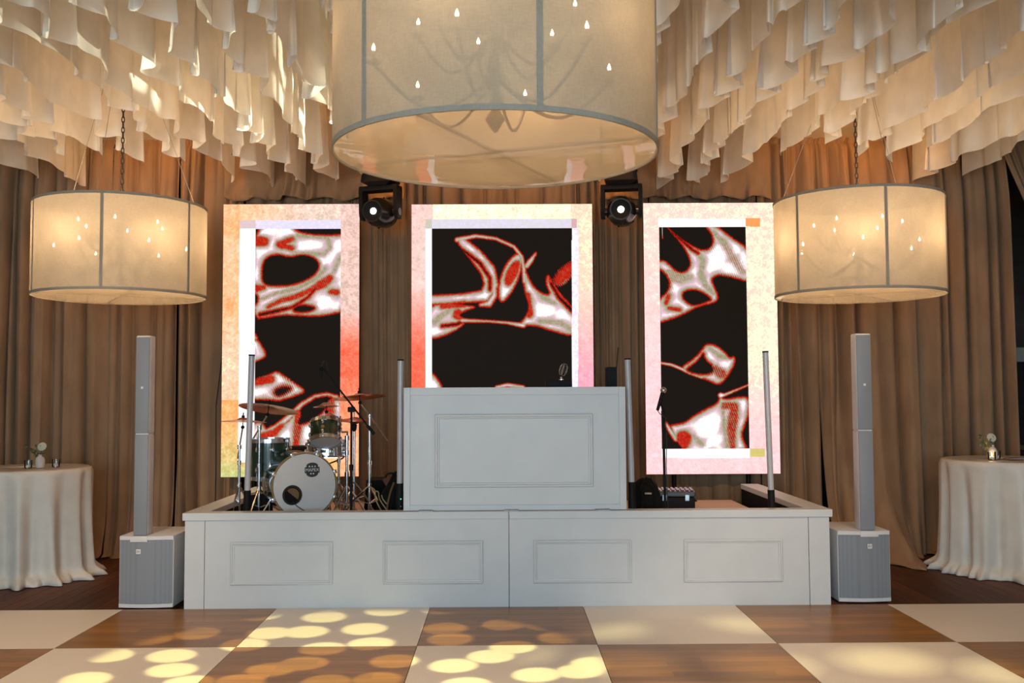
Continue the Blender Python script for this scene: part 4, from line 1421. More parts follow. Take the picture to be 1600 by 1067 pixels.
cymbal_stand((-2.09, 8.60), 1.43, (-2.00, 8.54, 1.60), 0.25, (0.10, 0.20, 1), 'bronze crash cymbal at left of drum kit, tilted on chrome stand', 0.4)
cymbal_stand((-1.18, 8.86), 1.52, (-1.262, 8.80, 1.695), 0.232, (-0.09, 0.10, 1), 'bronze crash cymbal nearest the booth on chrome boom stand', 1.2, boom_tail=0.30)
cymbal_stand((-2.36, 8.98), 1.25, (-2.31, 8.9, 1.483), 0.205, (0.03, 0.02, 1), 'flat bronze ride cymbal left of the floor tom', 0.2, spread=0.12)
cymbal_stand((-1.50, 9.16), 1.50, (-1.58, 8.95, 1.615), 0.115, (-0.05, 0.08, 1), 'small bronze splash cymbal above the rack tom', 0.9, spread=0.2)

hh = thing('hi_hat', 'pair of hi hat cymbals on chrome stand behind the boom stand', 'cymbal', (-1.335, 9.05, DK), 'cymbals of the drum kit')
for dz, sgn in ((0.0, 1), (-0.016, -1)):
    mt = Matrix.Translation((-1.345, 9.05, 1.486 + dz)) @ (Matrix.Identity(4) if sgn > 0 else Matrix.Rotation(PI, 4, 'X'))
    MB().lathe([(0.006, 0.024), (0.03, 0.022), (0.045, 0.012), (0.12, 0.003), (0.155, -0.003), (0.155, -0.005), (0.12, 0.001), (0.045, 0.010), (0.006, 0.021)], mt, 40).obj('cymbal', 'bronze', hh)
MB().cyl((-1.345, 9.05, DK + 0.04), (-1.345, 9.05, 1.42), 0.012, n=12).obj('pole', 'chrome', hh)
MB().cyl((-1.345, 9.05, 1.40), (-1.345, 9.05, 1.60), 0.004, n=8).obj('pull_rod', 'chrome', hh)
MB().lathe([(0.012, 1.38), (0.022, 1.40), (0.026, 1.44), (0.008, 1.455)], Matrix.Translation((-1.345, 9.05, 0)), 14).obj('clutch_cup', 'black', hh)
tripod(hh, -1.345, 9.05, DK + 0.32, 0.2, 0.1, 'chrome')
MB().box(-1.385, -1.305, 8.74, 8.98, DK + 0.01, DK + 0.025, bev=0.004, rot=(0.12, 0, 0)).obj('foot_pedal', 'steel', hh)


def drum(parent, mt, r, h, mat, lugs, lug_mat='chrome', two=True):
    """shell, hoops, heads, lugs and tension rods; local z is the drum axis"""
    sh_ = MB().lathe([(r - 0.006, 0.005), (r, 0.005), (r, h - 0.005), (r - 0.006, h - 0.005)], mt, 40).obj('shell', mat, parent)
    for z in (0.0, h):
        k = -1 if z == 0 else 1
        MB().lathe([(r + 0.002, z - k * 0.022), (r + 0.010, z - k * 0.022), (r + 0.010, z - k * 0.018), (r + 0.005, z - k * 0.016), (r + 0.005, z + k * 0.010), (r + 0.010, z + k * 0.013), (r + 0.002, z + k * 0.014), (r + 0.001, z - k * 0.022)], mt, 40).obj('hoop', lug_mat, parent)
        MB().lathe([(0.001, z), (r, z)], mt, 40).obj('drum_skin', 'drum_head', parent)
    for i in range(lugs):
        a = 2 * PI * (i + 0.5) / lugs
        for z, zo in ((h * 0.24, 0.0), (h * 0.76, h)):
            p = mt @ Vector(((r + 0.010) * math.cos(a), (r + 0.010) * math.sin(a), z))
            MB().sphere(p, 0.016, nu=8, nv=6, mt=mt.to_3x3().to_4x4(), sc=(0.8, 0.8, 1.5)).obj('lug', lug_mat, sh_)
            q0 = mt @ Vector(((r + 0.009) * math.cos(a), (r + 0.009) * math.sin(a), z))
            q1 = mt @ Vector(((r + 0.009) * math.cos(a), (r + 0.009) * math.sin(a), zo))
            MB().cyl(q0, q1, 0.0032, n=6).obj('tension_rod', lug_mat, sh_)
    return sh_


ft = thing('floor_tom', 'dark green floor tom with chrome rims left of bass drum', 'drum', (-2.055, 8.82, DK), 'drums of the drum kit')
mt = Matrix.Translation((-2.055, 8.82, 0.985))
drum(ft, mt, 0.175, 0.335, 'green_lacquer', 8)
for k in range(3):
    a = -PI / 2 + 0.25 + 2 * PI * k / 3
    x, y = -2.055 + 0.192 * math.cos(a), 8.82 + 0.192 * math.sin(a)
    lg = MB().tube([(x, y, 1.27), (x, y, 0.80), (x + 0.03 * math.cos(a), y + 0.03 * math.sin(a), DK + 0.012)], 0.006, 8).obj('leg', 'chrome', ft)
    MB().sphere((x + 0.03 * math.cos(a), y + 0.03 * math.sin(a), DK + 0.012), 0.012, nu=8, nv=6).obj('rubber_foot', 'black', lg)
    MB().box(x - 0.015, x + 0.015, y - 0.02, y + 0.02, 1.06, 1.12, bev=0.004).obj('leg_bracket', 'chrome', ft)

rt = thing('rack_tom', 'small dark green rack tom tilted back above the snare', 'drum', (-1.38, 8.86, DK), 'drums of the drum kit')
mt = Matrix.Translation((-1.55, 8.74, 1.305)) @ Matrix.Rotation(math.radians(-24), 4, 'X') @ Matrix.Rotation(math.radians(-4), 4, 'Y')
drum(rt, mt, 0.132, 0.175, 'green_lacquer', 6)
p = mt @ Vector((0.135, 0.03, 0.09))
MB().tube([p, p + Vector((0.05, 0.02, 0.0)), (-1.38, 8.86, 1.34), (-1.38, 8.86, 1.28)], 0.010, 8).obj('tom_arm', 'chrome', rt)
MB().lathe([(0.001, 0.0), (0.014, 0.0), (0.016, -0.003)], mt @ Matrix.Translation((-0.002, -0.1335, 0.09)) @ Matrix.Rotation(PI / 2, 4, 'X'), 14).obj('badge', 'maple', rt)
MB().cyl((-1.38, 8.86, DK + 0.04), (-1.38, 8.86, 1.35), 0.013, n=12).obj('stand_pole', 'chrome', rt)
for z in (1.33, 1.2, DK + 0.4):
    MB().cyl((-1.38, 8.86, z - 0.02), (-1.38, 8.86, z + 0.02), 0.021, n=12).obj('clamp', 'chrome', rt)
tripod(rt, -1.38, 8.86, DK + 0.3, 0.2, 2.0, 'chrome')

sn = thing('snare_drum', 'chrome snare drum on stand below the rack tom', 'drum', (-1.60, 9.1, DK), 'drums of the drum kit')
mt = Matrix.Translation((-1.60, 9.1, 1.165)) @ Matrix.Rotation(math.radians(-5), 4, 'X')
drum(sn, mt, 0.178, 0.125, 'chrome', 8)
MB().box(-1.625, -1.575, 8.905, 8.92, 1.20, 1.25, bev=0.004).obj('strainer', 'chrome', sn)
for k in range(3):
    a = 0.5 + 2 * PI * k / 3
    MB().tube([(-1.60, 9.1, 1.08), (-1.60 + 0.15 * math.cos(a), 9.1 + 0.15 * math.sin(a), 1.13), (-1.60 + 0.185 * math.cos(a), 9.1 + 0.185 * math.sin(a), 1.17)], 0.007, 8).obj('basket_arm', 'black', sn)
MB().cyl((-1.60, 9.1, DK + 0.05), (-1.60, 9.1, 1.10), 0.012, n=12).obj('stand_pole', 'chrome', sn)
tripod(sn, -1.60, 9.1, DK + 0.25, 0.22, 0.9, 'chrome')

# bass drum, front turned a little to the right
ang = math.radians(25)
nrm = Vector((math.sin(ang), -math.cos(ang), 0))
up = Vector((0, 0, 1))
rgt = up.cross(nrm)
C0 = Vector((-1.662, 8.42, 0.952))


def bd_mat(off=0.0):
    c = C0 + nrm * off
    return Matrix(((rgt.x, up.x, nrm.x, c.x), (rgt.y, up.y, nrm.y, c.y), (rgt.z, up.z, nrm.z, c.z), (0, 0, 0, 1)))


bd = thing('bass_drum', 'bass drum with grey front head, dark round port and shield logo', 'drum', (C0.x, C0.y + 0.2, DK), 'drums of the drum kit')
R = 0.268
mt = bd_mat(-0.40)
shell = MB().lathe([(R - 0.008, 0.01), (R, 0.01), (R, 0.385), (R - 0.008, 0.385)], mt, 56).obj('shell', 'green_lacquer', bd)
for z in (0.0, 0.365):
    MB().lathe([(R + 0.002, z), (R + 0.009, z), (R + 0.009, z + 0.034), (R + 0.001, z + 0.034), (R + 0.001, z + 0.026), (R + 0.002, z)], mt, 56).obj('hoop', 'maple', bd)
head = MB().lathe([(0.001, 0.394), (R * 0.55, 0.3935), (R - 0.004, 0.392)], mt, 56).obj('front_head', 'drum_head', bd)
MB().lathe([(0.001, 0.004), (R, 0.004)], mt, 40).obj('rear_head', 'drum_head', bd)
pm = mt @ Matrix.Translation((-0.105, -0.075, 0.3945))
MB().lathe([(0.066, 0.0), (0.083, 0.0), (0.083, 0.003), (0.066, 0.003), (0.066, 0.0)], pm, 36).obj('port_ring', 'black_gloss', head)
MB().lathe([(0.001, 0.0015), (0.066, 0.0015)], pm, 36).obj('port_hole', 'dark_inside', head)
MB().poly([pm @ Vector((0.058 * math.cos(a), 0.058 * math.sin(a), 0.0025)) for a in [math.radians(d_) for d_ in range(-40, 141, 12)]]).obj('inner_pillow', 'strap', head)
# shield logo and its lettering
sm = mt @ Matrix.Translation((0.062, 0.128, 0.3945))
shield = [(px_ * 1.22, py_ * 1.22) for px_, py_ in [(-0.052, 0.018), (-0.040, 0.022), (-0.040, 0.036), (-0.026, 0.046), (-0.010, 0.050), (0.010, 0.050), (0.026, 0.046), (0.040, 0.036), (0.040, 0.022), (0.052, 0.018), (0.052, -0.020), (0.042, -0.022), (0.038, -0.036), (0.022, -0.046), (0.0, -0.050), (-0.022, -0.046), (-0.038, -0.036), (-0.042, -0.022), (-0.052, -0.020)]]
MB().poly([sm @ Vector((px, py, 0)) for px, py in shield], nrm * 0.001).obj('logo_shield', 'badge', head, smooth=False)
lt = link('logo_lettering', text_mesh('MAPEX', 0.037, 'letter_white', 0.0004), head)
lt.matrix_basis = sm @ Matrix.Translation((0, -0.001, 0.0016))
for k in (-1, 0, 1):
    MB().poly([sm @ Vector((px, py, 0.0012)) for px, py in ((k * 0.024 - 0.009, 0.025), (k * 0.024 + 0.009, 0.025), (k * 0.024, 0.038))]).obj('logo_peak', 'letter_white', head, smooth=False)
for k in (-1, 1):
    MB().poly([sm @ Vector((px, py, 0.0012)) for px, py in ((k * 0.011 - 0.006, -0.026), (k * 0.011 + 0.006, -0.026), (k * 0.011 + 0.006, -0.036), (k * 0.011 - 0.006, -0.036))]).obj('logo_peak', 'letter_white', head, smooth=False)
for i in range(8):
    a = 2 * PI * (i + 0.5) / 8
    ca, sa = math.cos(a), math.sin(a)
    MB().cyl(mt @ Vector(((R + 0.020) * ca, (R + 0.020) * sa, 0.0)), mt @ Vector(((R + 0.020) * ca, (R + 0.020) * sa, 0.40)), 0.004, n=6).obj('tension_rod', 'chrome', bd)
    MB().cyl(mt @ Vector(((R + 0.012) * ca, (R + 0.012) * sa, 0.11)), mt @ Vector(((R + 0.012) * ca, (R + 0.012) * sa, 0.28)), 0.011, n=8).obj('lug', 'chrome', bd)
    for z in (0.0, 0.40):
        q = mt @ Matrix.Rotation(a, 4, 'Z') @ Matrix.Translation((R + 0.010, 0, z))
        bx = MB().box(-0.012, 0.016, -0.016, 0.016, -0.010, 0.008, bev=0.003)
        for v in bx.bm.verts:
            v.co = q @ v.co
        bx.obj('claw_hook', 'chrome', bd)
for s in (-1, 1):
    p0 = mt @ Vector((s * (R + 0.005) * 0.93, -R * 0.36, 0.30))
    p1 = Vector((p0.x + s * 0.13, p0.y - 0.10, DK + 0.006))
    sp = MB().tube([p0, p1], 0.007, 8).obj('spur', 'chrome', bd)
    MB().sphere(p1 + Vector((0, 0, 0.006)), 0.012, nu=8, nv=6).obj('rubber_foot', 'black', sp)
pts = [mt @ Vector((-0.10, -0.13, 0.397)), mt @ Vector((-0.07, -0.165, 0.40)), mt @ Vector((-0.02, -0.20, 0.402)), mt @ Vector((0.05, -0.235, 0.41)), mt @ Vector((0.10, -0.30, 0.43)), Vector((-1.5, 8.26, DK + 0.006))]
cb = MB().tube(pts, 0.004, 6).obj('microphone_cable', 'cable_black')
tag(cb, 'thin black cable trailing from the bass drum port', 'cable')

th = thing('drum_throne', 'black round drum stool behind the bass drum', 'stool', (-1.88, 9.62, DK))
MB().lathe([(0.001, 1.15), (0.15, 1.15), (0.175, 1.165), (0.18, 1.20), (0.165, 1.225), (0.001, 1.23)], Matrix.Translation((-1.88, 9.62, 0)), 32).obj('seat', 'black', th)
MB().cyl((-1.88, 9.62, DK + 0.08), (-1.88, 9.62, 1.16), 0.02, n=12).obj('pole', 'chrome', th)
tripod(th, -1.88, 9.62, DK + 0.3, 0.2, 0.3, 'chrome')

bp = thing('bass_pedal', 'chrome bass drum pedal behind the bass drum', 'pedal', (-1.80, 8.92, DK))
MB().box(-1.845, -1.755, 8.86, 9.14, DK + 0.012, DK + 0.026, bev=0.004, rot=(0.15, 0, 0)).obj('footboard', 'steel', bp)
MB().box(-1.85, -1.75, 8.84, 9.16, DK, DK + 0.008, bev=0.002).obj('base_plate', 'black', bp)
for s in (-1, 1):
    MB().cyl((-1.80 + s * 0.05, 8.87, DK), (-1.80 + s * 0.05, 8.87, DK + 0.2), 0.008, n=8).obj('post', 'chrome', bp)
MB().tube([(-1.80, 8.87, DK + 0.2), (-1.80, 8.90, DK + 0.36)], 0.005, 6).obj('beater_rod', 'chrome', bp)
MB().sphere((-1.80, 8.90, DK + 0.38), 0.026).obj('beater', 'trim', bp)

# boom microphone stand in front of the kit
bm_ = thing('boom_microphone_stand', 'black boom microphone stand slanting over the drum kit', 'microphone stand', (-1.257, 8.36, DK))
X0, Y0 = -1.266, 8.36
MB().cyl((X0, Y0, DK + 0.05), (X0, Y0, 1.10), 0.0115, n=10).obj('lower_pole', 'black', bm_)
MB().cyl((X0, Y0, 1.06), (X0, Y0, 1.585), 0.009, n=10).obj('upper_pole', 'black', bm_)
MB().cyl((X0, Y0, 1.08), (X0, Y0, 1.13), 0.018, n=10).obj('clutch', 'black', bm_)
MB().box(X0 - 0.03, X0 + 0.03, Y0 - 0.02, Y0 + 0.02, 1.565, 1.61, bev=0.008).obj('boom_joint', 'black', bm_)
b0, b1 = Vector((-1.075, Y0 - 0.02, 1.385)), Vector((-1.51, Y0 - 0.02, 1.945))
MB().cyl(b0, b1, 0.0075, n=8).obj('boom_arm', 'black', bm_)
d_ = (b1 - b0).normalized()
MB().cyl(b0 - d_ * 0.005, b0 + d_ * 0.09, 0.014, n=10).obj('counterweight', 'black', bm_)
mm = MB().cyl(b1 + Vector((-0.006, 0, -0.03)), b1 + Vector((-0.01, 0, -0.10)), 0.012, 0.010, n=10).obj('microphone', 'black', bm_)
MB().sphere(b1 + Vector((-0.005, 0, -0.02)), 0.017, nu=10, nv=8).obj('microphone_grille', 'black_rough', mm)
MB().tube([b1 + Vector((0.02 + 0.022 * math.sin(a_), 0, 0.0 + 0.05 * math.cos(a_))) for a_ in np.linspace(-2.6, 2.2, 12)], 0.004, 6).obj('cable_loop', 'cable_black', bm_)
MB().tube([b1 + d_ * -0.02] + [b1 - d_ * (0.08 + 0.07 * k) + Vector((0.014 * (-1) ** k, 0.008, -0.01)) for k in range(7)], 0.003, 6).obj('cable', 'cable_black', bm_)
tripod(bm_, X0, Y0, DK + 0.14, 0.2, 0.55, 'black')

# cases, bags and cables around the kit
cs = thing('hardware_case', 'open dark case with tan edge at left end of stage behind light tube', 'case', (-2.10, 8.75, DK))
MB().box(-2.22, -1.99, 8.62, 8.70, DK, 0.86, bev=0.006, rot=(0.0, 0.0, 0.1)).obj('body', 'black_rough', cs, smooth=False)
MB().box(-2.21, -2.05, 8.60, 8.72, 0.862, 0.874, bev=0.003, rot=(0.0, -0.15, 0.1)).obj('lid_edge', 'raw_wood', cs, smooth=False)


def wedge(name, x0, x1, y0, y1, h, label, mirror=False, slope=0.45):
    t = thing(name, label, 'speaker', ((x0 + x1) / 2, (y0 + y1) / 2, DK))
    pr = [(0.0, 0.0), (1.0, 0.0), (1.0, slope), (0.62, 1.0), (0.1, 1.0)]
    if mirror:
        pr = [(1 - a, b_) for a, b_ in reversed(pr)]
    pts = [(x0 + (x1 - x0) * a, y0, DK + 0.004 + h * b_) for a, b_ in pr]
    MB().poly(pts, (0, y1 - y0, 0)).obj('cabinet', 'black_rough', t, smooth=False)
    a, b_ = Vector(pts[2]), Vector(pts[3])
    if mirror:
        a, b_ = Vector(pts[1]), Vector(pts[2])
    t_ = (b_ - a)
    off = Vector((t_.z, 0, -t_.x)).normalized() * 0.006
    if off.z < 0:
        off = -off
    MB().poly([a + off + Vector((0, 0.02, 0)), b_ + off + Vector((0, 0.02, 0)), b_ + off + Vector((0, y1 - y0 - 0.02, 0)), a + off + Vector((0, y1 - y0 - 0.02, 0))], -off * 0.9).obj('grille', 'black', t, smooth=False)
    MB().tube([Vector(((x0 + x1) / 2 - 0.05, y0 - 0.004, DK + h * 0.6)), Vector(((x0 + x1) / 2 - 0.04, y0 - 0.02, DK + h * 0.62)), Vector(((x0 + x1) / 2 + 0.04, y0 - 0.02, DK + h * 0.62)), Vector(((x0 + x1) / 2 + 0.05, y0 - 0.004, DK + h * 0.6))], 0.006, 6).obj('handle', 'black', t)


wedge('wedge_monitor', -1.30, -1.03, 9.35, 9.75, 0.30, 'black wedge speaker behind the drum hardware left of booth')
bag = thing('gig_bag', 'black slumped gig bag with tan straps leaning near the booth', 'bag', (-0.98, 8.75, DK))
rings = []
for z, cx, rx, ry in ((0.004, -0.98, 0.125, 0.12), (0.06, -0.985, 0.135, 0.13), (0.16, -0.975, 0.12, 0.11), (0.27, -0.955, 0.085, 0.085), (0.36, -0.935, 0.055, 0.06), (0.42, -0.925, 0.035, 0.035), (0.435, -0.922, 0.012, 0.012)):
    rings.append([(cx + rx * math.cos(a_) * (1 + 0.08 * math.sin(3 * a_ + z * 20)), 8.75 + ry * math.sin(a_) * (1 + 0.1 * math.cos(2 * a_ + z * 15)), DK + z) for a_ in [2 * PI * i / 20 for i in range(20)]])
MB().quadring(rings).obj('body', 'black_rough', bag)
for k, (xa, xb) in enumerate(((-1.0, -0.945), (-0.965, -0.925))):
    MB().tube([(xa, 8.62, DK + 0.10), (xa + 0.01, 8.635, DK + 0.18), ((xa + xb) / 2, 8.655, DK + 0.26), (xb, 8.685, DK + 0.34)], 0.009, 6).obj('strap', 'strap' if k == 0 else 'black', bag)
MB().tube([(-0.97 + 0.05 * math.cos(a_), 8.70, DK + 0.38 + 0.04 * math.sin(a_)) for a_ in np.linspace(0, PI, 10)], 0.009, 6).obj('carry_handle', 'black', bag)

names = ['tan cable hanging in a long loop by the hi hat stand', 'tan cable looped tightest beside the black gig bag', 'tan cable trailing to the deck between stands', 'tan cable coiled low beside the bass drum hoop', 'tan cable lying slack behind the boom stand legs']
for k in range(5):
    rs = random.Random(40 + k)
    x = -1.16 + 0.045 * k if k < 3 else -1.36 - 0.05 * (k - 3)
    top = DK + (0.30 - 0.04 * k if k < 3 else 0.16)
    pts = []
    for i in range(15):
        q = i / 14
        pts.append((x + 0.16 * q + 0.015 * math.sin(q * 9 + k), 8.62 + 0.03 * k + 0.04 * math.sin(q * 5 + k), DK + 0.007 + (top - DK) * max(0.0, math.cos(q * PI / 2)) ** 1.3))
    o = MB().tube(pts, 0.0055, 6).obj('cable', 'cable_tan')
    tag(o, names[k], 'cable', 'tan cables beside the drum kit')

# ------------------------------------------------------------------ right half of the stage
vs = thing('vocal_microphone_stand', 'black straight microphone stand with silver topped microphone right of booth', 'microphone stand', (1.378, 8.5, DK))
MB().cyl((1.376, 8.5, DK + 0.06), (1.370, 8.5, 1.25), 0.0115, n=10).obj('lower_pole', 'black', vs)
MB().cyl((1.370, 8.5, 1.22), (1.366, 8.5, 1.57), 0.0085, n=10).obj('upper_pole', 'black', vs)
MB().cyl((1.3695, 8.5, 1.38), (1.3665, 8.5, 1.56), 0.016, n=10).obj('clutch', 'black', vs)
MB().cyl((1.376, 8.5, DK + 0.03), (1.376, 8.5, DK + 0.13), 0.03, 0.02, n=14).obj('hub', 'black', vs)
m0, m1 = Vector((1.318, 8.49, 1.565)), Vector((1.362, 8.48, 1.715))
MB().cyl(m0, m1, 0.013, 0.017, n=12).obj('microphone', 'black', vs)
MB().sphere(m1 + Vector((0.008, 0, 0.022)), 0.027, nu=14, nv=10).obj('microphone_grille', 'steel', vs)
MB().tube([(1.366, 8.5, 1.57), (1.36, 8.5, 1.60), (1.342, 8.49, 1.635)], 0.011, 8).obj('microphone_clip', 'black', vs)
MB().tube([m0, m0 + Vector((0.02, -0.015, -0.03)), (1.385, 8.482, 1.50), (1.392, 8.485, 1.3), (1.386, 8.482, 1.1), (1.394, 8.485, 0.8), (1.40, 8.47, DK + 0.006)], 0.0035, 6).obj('cable', 'cable_black', vs)
tripod(vs, 1.376, 8.5, DK + 0.10, 0.18, 0.0, 'black')

rb = thing('equipment_bag', 'lumpy black equipment bag with straps beside right end of booth', 'bag', (1.25, 8.85, DK))
rings = []
for z, rx, ry in ((0.004, 0.125, 0.13), (0.05, 0.14, 0.145), (0.15, 0.138, 0.14), (0.24, 0.135, 0.13), (0.29, 0.115, 0.11), (0.33, 0.06, 0.07), (0.34, 0.02, 0.03)):
    rings.append([(1.25 + rx * math.copysign(abs(math.cos(a_)) ** 0.6, math.cos(a_)) * (1 + 0.05 * math.sin(4 * a_ + z * 22)), 8.85 + ry * math.copysign(abs(math.sin(a_)) ** 0.6, math.sin(a_)), DK + z + 0.02 * math.sin(2 * a_) * (z > 0.1)) for a_ in [2 * PI * i / 24 for i in range(24)]])
MB().quadring(rings).obj('body', 'black_rough', rb)
MB().tube([(1.19, 8.70, DK + 0.28), (1.22, 8.69, DK + 0.355), (1.28, 8.69, DK + 0.36), (1.32, 8.70, DK + 0.29)], 0.010, 6).obj('carry_handle', 'black', rb)
MB().tube([(1.20, 8.705, DK + 0.01), (1.205, 8.70, DK + 0.12), (1.21, 8.70, DK + 0.25)], 0.010, 6).obj('strap', 'black', rb)
MB().box(1.23, 1.29, 8.690, 8.697, DK + 0.225, DK + 0.24, bev=0.002).obj('label_patch', 'sticker', rb, smooth=False)

rc = thing('road_case', 'black hard case with ribbed lid and stickers behind microphone stand', 'case', (1.55, 9.05, DK))
rotc = Matrix.Translation((1.56, 9.1, DK)) @ Matrix.Rotation(math.radians(-6), 4, 'Z')


def rcp(mb):
    for v in mb.bm.verts:
        v.co = rotc @ v.co
    return mb


rcp(MB().box(-0.17, 0.17, -0.15, 0.15, 0.004, 0.17, bev=0.012)).obj('body', 'black', rc, smooth=False)
lid = rcp(MB().box(-0.175, 0.175, -0.155, 0.155, 0.174, 0.225, bev=0.012)).obj('lid', 'case_lid', rc, smooth=False)
for i in range(8):
    x = -0.147 + i * 0.042
    rcp(MB().box(x - 0.012, x + 0.012, -0.14, 0.14, 0.2255, 0.236, bev=0.004)).obj('rib', 'case_lid', lid, smooth=False)
for x in (-0.10, 0.10):
    rcp(MB().box(x - 0.02, x + 0.02, -0.165, -0.15, 0.14, 0.195, bev=0.003)).obj('latch', 'steel', rc, smooth=False)
rcp(MB().box(-0.01, 0.055, -0.153, -0.150, 0.035, 0.065)).obj('sticker', 'sticker', rc, smooth=False)
rcp(MB().box(0.10, 0.14, -0.153, -0.150, 0.035, 0.07)).obj('sticker', 'sticker', rc, smooth=False)
rcp(MB().tube([(0.17, -0.06, 0.13), (0.19, -0.05, 0.13), (0.19, 0.05, 0.13), (0.17, 0.06, 0.13)], 0.007, 6)).obj('side_handle', 'black', rc)

for x, lab in ((1.17, 'black power cable hanging behind the booth, left of right screen'), (-3.02, 'black power cable hanging at left edge of left screen')):
    o = MB().tube([(x, 10.52, 0.02), (x + 0.01, 10.53, 0.9), (x, 10.54, 1.6), (x + 0.06, 10.56, 2.2)], 0.006, 6).obj('power_cable', 'cable_black')
    tag(o, lab, 'cable')


# ------------------------------------------------------------------ cocktail tables with floor-length cloths
def cocktail_table(cx, cy, H, r, seed, side, label, clabel):
    t = thing('cocktail_table', label, 'table', (cx, cy, 0), 'round tables at the sides')
    MB().lathe([(0.001, H - 0.03), (r, H - 0.03), (r, H - 0.006), (0.001, H - 0.006)], Matrix.Translation((cx, cy, 0)), 40).obj('tabletop', 'beam', t)
    MB().cyl((cx, cy, 0.03), (cx, cy, H - 0.03), 0.035, n=14).obj('post', 'iron', t)
    MB().lathe([(0.001, 0.002), (0.27, 0.002), (0.27, 0.012), (0.05, 0.035)], Matrix.Translation((cx, cy, 0)), 28).obj('base', 'iron', t)
    nu = 420
    th = np.linspace(0, 2 * PI, nu, endpoint=False)
    rows = [(0.02, 0), (0.5, 0), (0.85, 0), (0.97, 0), (1.0, 0.006), (1.012, 0.02)]
    tt = np.linspace(0.03, 1, 34)
    X = np.zeros((len(rows) + len(tt), nu)); Y = X.copy(); Z = X.copy()
    for i, (k, dz) in enumerate(rows):
        X[i] = cx + r * k * np.cos(th); Y[i] = cy + r * k * np.sin(th); Z[i] = H - dz + 0.0 * th
    n1 = noise1(th / (2 * PI), seed, 6, 9.0)
    n1 = np.sin(th * 15 + 1.3 * np.sin(th * 2 + seed) + 0.9 * np.sin(th * 3 + 2 * seed))
    n2 = np.sin(th * 24 + 1.5 * np.sin(th * 3 + seed))
    for i, q in enumerate(tt):
        j = len(rows) + i
        fold = (0.012 + 0.105 * q ** 0.8) * (np.abs(n1 * 0.5 + 0.5) ** 0.8) + 0.018 * q * n2
        R_ = r * 1.012 - 0.02 * math.sin(q * PI) + fold - 0.055 * q
        z = (H - 0.02) * (1 - q)
        if q > 0.9:
            R_ = R_ + (q - 0.9) * 10 * (0.05 + 0.10 * np.abs(np.sin(th * 7 + seed)) * np.abs(n1))
        sw = 0.10 * q * np.sin(th * 2 + seed)
        X[j] = cx + R_ * np.cos(th + sw * 0.4); Y[j] = cy + R_ * np.sin(th + sw * 0.4)
        Z[j] = z + 0.006 + (0.02 * np.abs(n2) * (1 - abs(q - 0.97) * 30) if q > 0.94 else 0)
    o = link('tablecloth', grid_mesh('tablecloth', X, Y, Z, 'satin', closed_u=True))
    so = o.modifiers.new('thickness', 'SOLIDIFY'); so.thickness = 0.003; so.offset = 1
    tag(o, clabel, 'tablecloth', 'floor length tablecloths')


cocktail_table(-4.55, 9.6, 1.035, 0.575, 3, -1, 'round table under a draped cloth at left edge', 'cream satin floor length cloth on left round table')
cocktail_table(4.86, 9.6, 1.065, 0.59, 8, 1, 'round table under a draped cloth at right edge', 'cream satin floor length cloth on right round table')


def bud_vase(x, y, z, h, r, label):
    t = thing('bud_vase', label, 'vase', (x, y, z), 'small ceramic bud vases')
    MB().lathe([(0.002, 0.0), (r * 0.85, 0.0), (r, h * 0.2), (r, h * 0.55), (r * 0.8, h * 0.75), (r * 0.42, h * 0.88), (r * 0.38, h * 0.96), (r * 0.45, h), (r * 0.33, h), (r * 0.3, h * 0.9)], Matrix.Translation((x, y, z)), 24).obj('body', 'ceramic', t)


def flower(x, y, z0, hx, hy, hz, r, label):
    t = thing('white_flower', label, 'flower', (x, y, z0), 'white flowers in the vases')
    MB().tube([(x, y, z0 + 0.03), (x + (hx - x) * 0.3, y, z0 + (hz - z0) * 0.6), (hx, hy + 0.01, hz)], 0.0025, 6).obj('stem', 'leaf', t)
    c = Vector((hx, hy, hz))
    face = Matrix.Translation(c) @ Matrix.Rotation(math.radians(68), 4, 'X')
    for ring, (n, rr, lift) in enumerate(((10, r, 0.0), (9, r * 0.8, 0.010), (8, r * 0.58, 0.018), (6, r * 0.36, 0.024))):
        for k in range(n):
            a = 2 * PI * (k + 0.5 * (ring % 2)) / n
            m2 = face @ Matrix.Rotation(a, 4, 'Z')
            w = rr * 0.42
            pts = [(0.002, 0, lift), (rr * 0.5, -w, lift + 0.006), (rr * 0.85, -w * 0.9, lift + 0.004), (rr, 0, lift - 0.003), (rr * 0.85, w * 0.9, lift + 0.004), (rr * 0.5, w, lift + 0.006)]
            MB().poly([m2 @ Vector(p_) for p_ in pts]).obj('petal', 'petal', t)
    MB().sphere(face @ Vector((0, 0, 0.028)), r * 0.16, nu=10, nv=7).obj('flower_centre', 'pistil', t)


def sprig(x, y, z0, tips, mat, label, seed):
    t = thing('leafy_sprig', label, 'greenery', (x, y, z0), 'green sprigs in the vases')
    rs = random.Random(seed)
    for tx, tz in tips:
        p0, p1 = Vector((x, y, z0 + 0.04)), Vector((tx, y + rs.uniform(-0.05, 0.03), tz))
        mid = (p0 + p1) / 2 + Vector((0, 0, 0.02))
        s_ = MB().tube([p0, mid, p1], 0.0018, 5).obj('twig', 'leaf', t)
        for k in range(7):
            q = 0.35 + 0.65 * k / 6
            c = p0.lerp(p1, q) + Vector((0, 0, 0.02 * math.sin(q * PI)))
            a = rs.uniform(0, 2 * PI)
            d = Vector((math.cos(a), 0.4 * math.sin(a * 3), math.sin(a))).normalized()
            sd = Vector((-d.z, 0.3, d.x)).normalized()
            L, w = rs.uniform(0.026, 0.042), rs.uniform(0.007, 0.011)
            MB().poly([c, c + d * L * 0.4 + sd * w, c + d * L, c + d * L * 0.4 - sd * w]).obj('leaf', mat if rs.random() < 0.8 else 'leaf_yellow', s_, smooth=False)


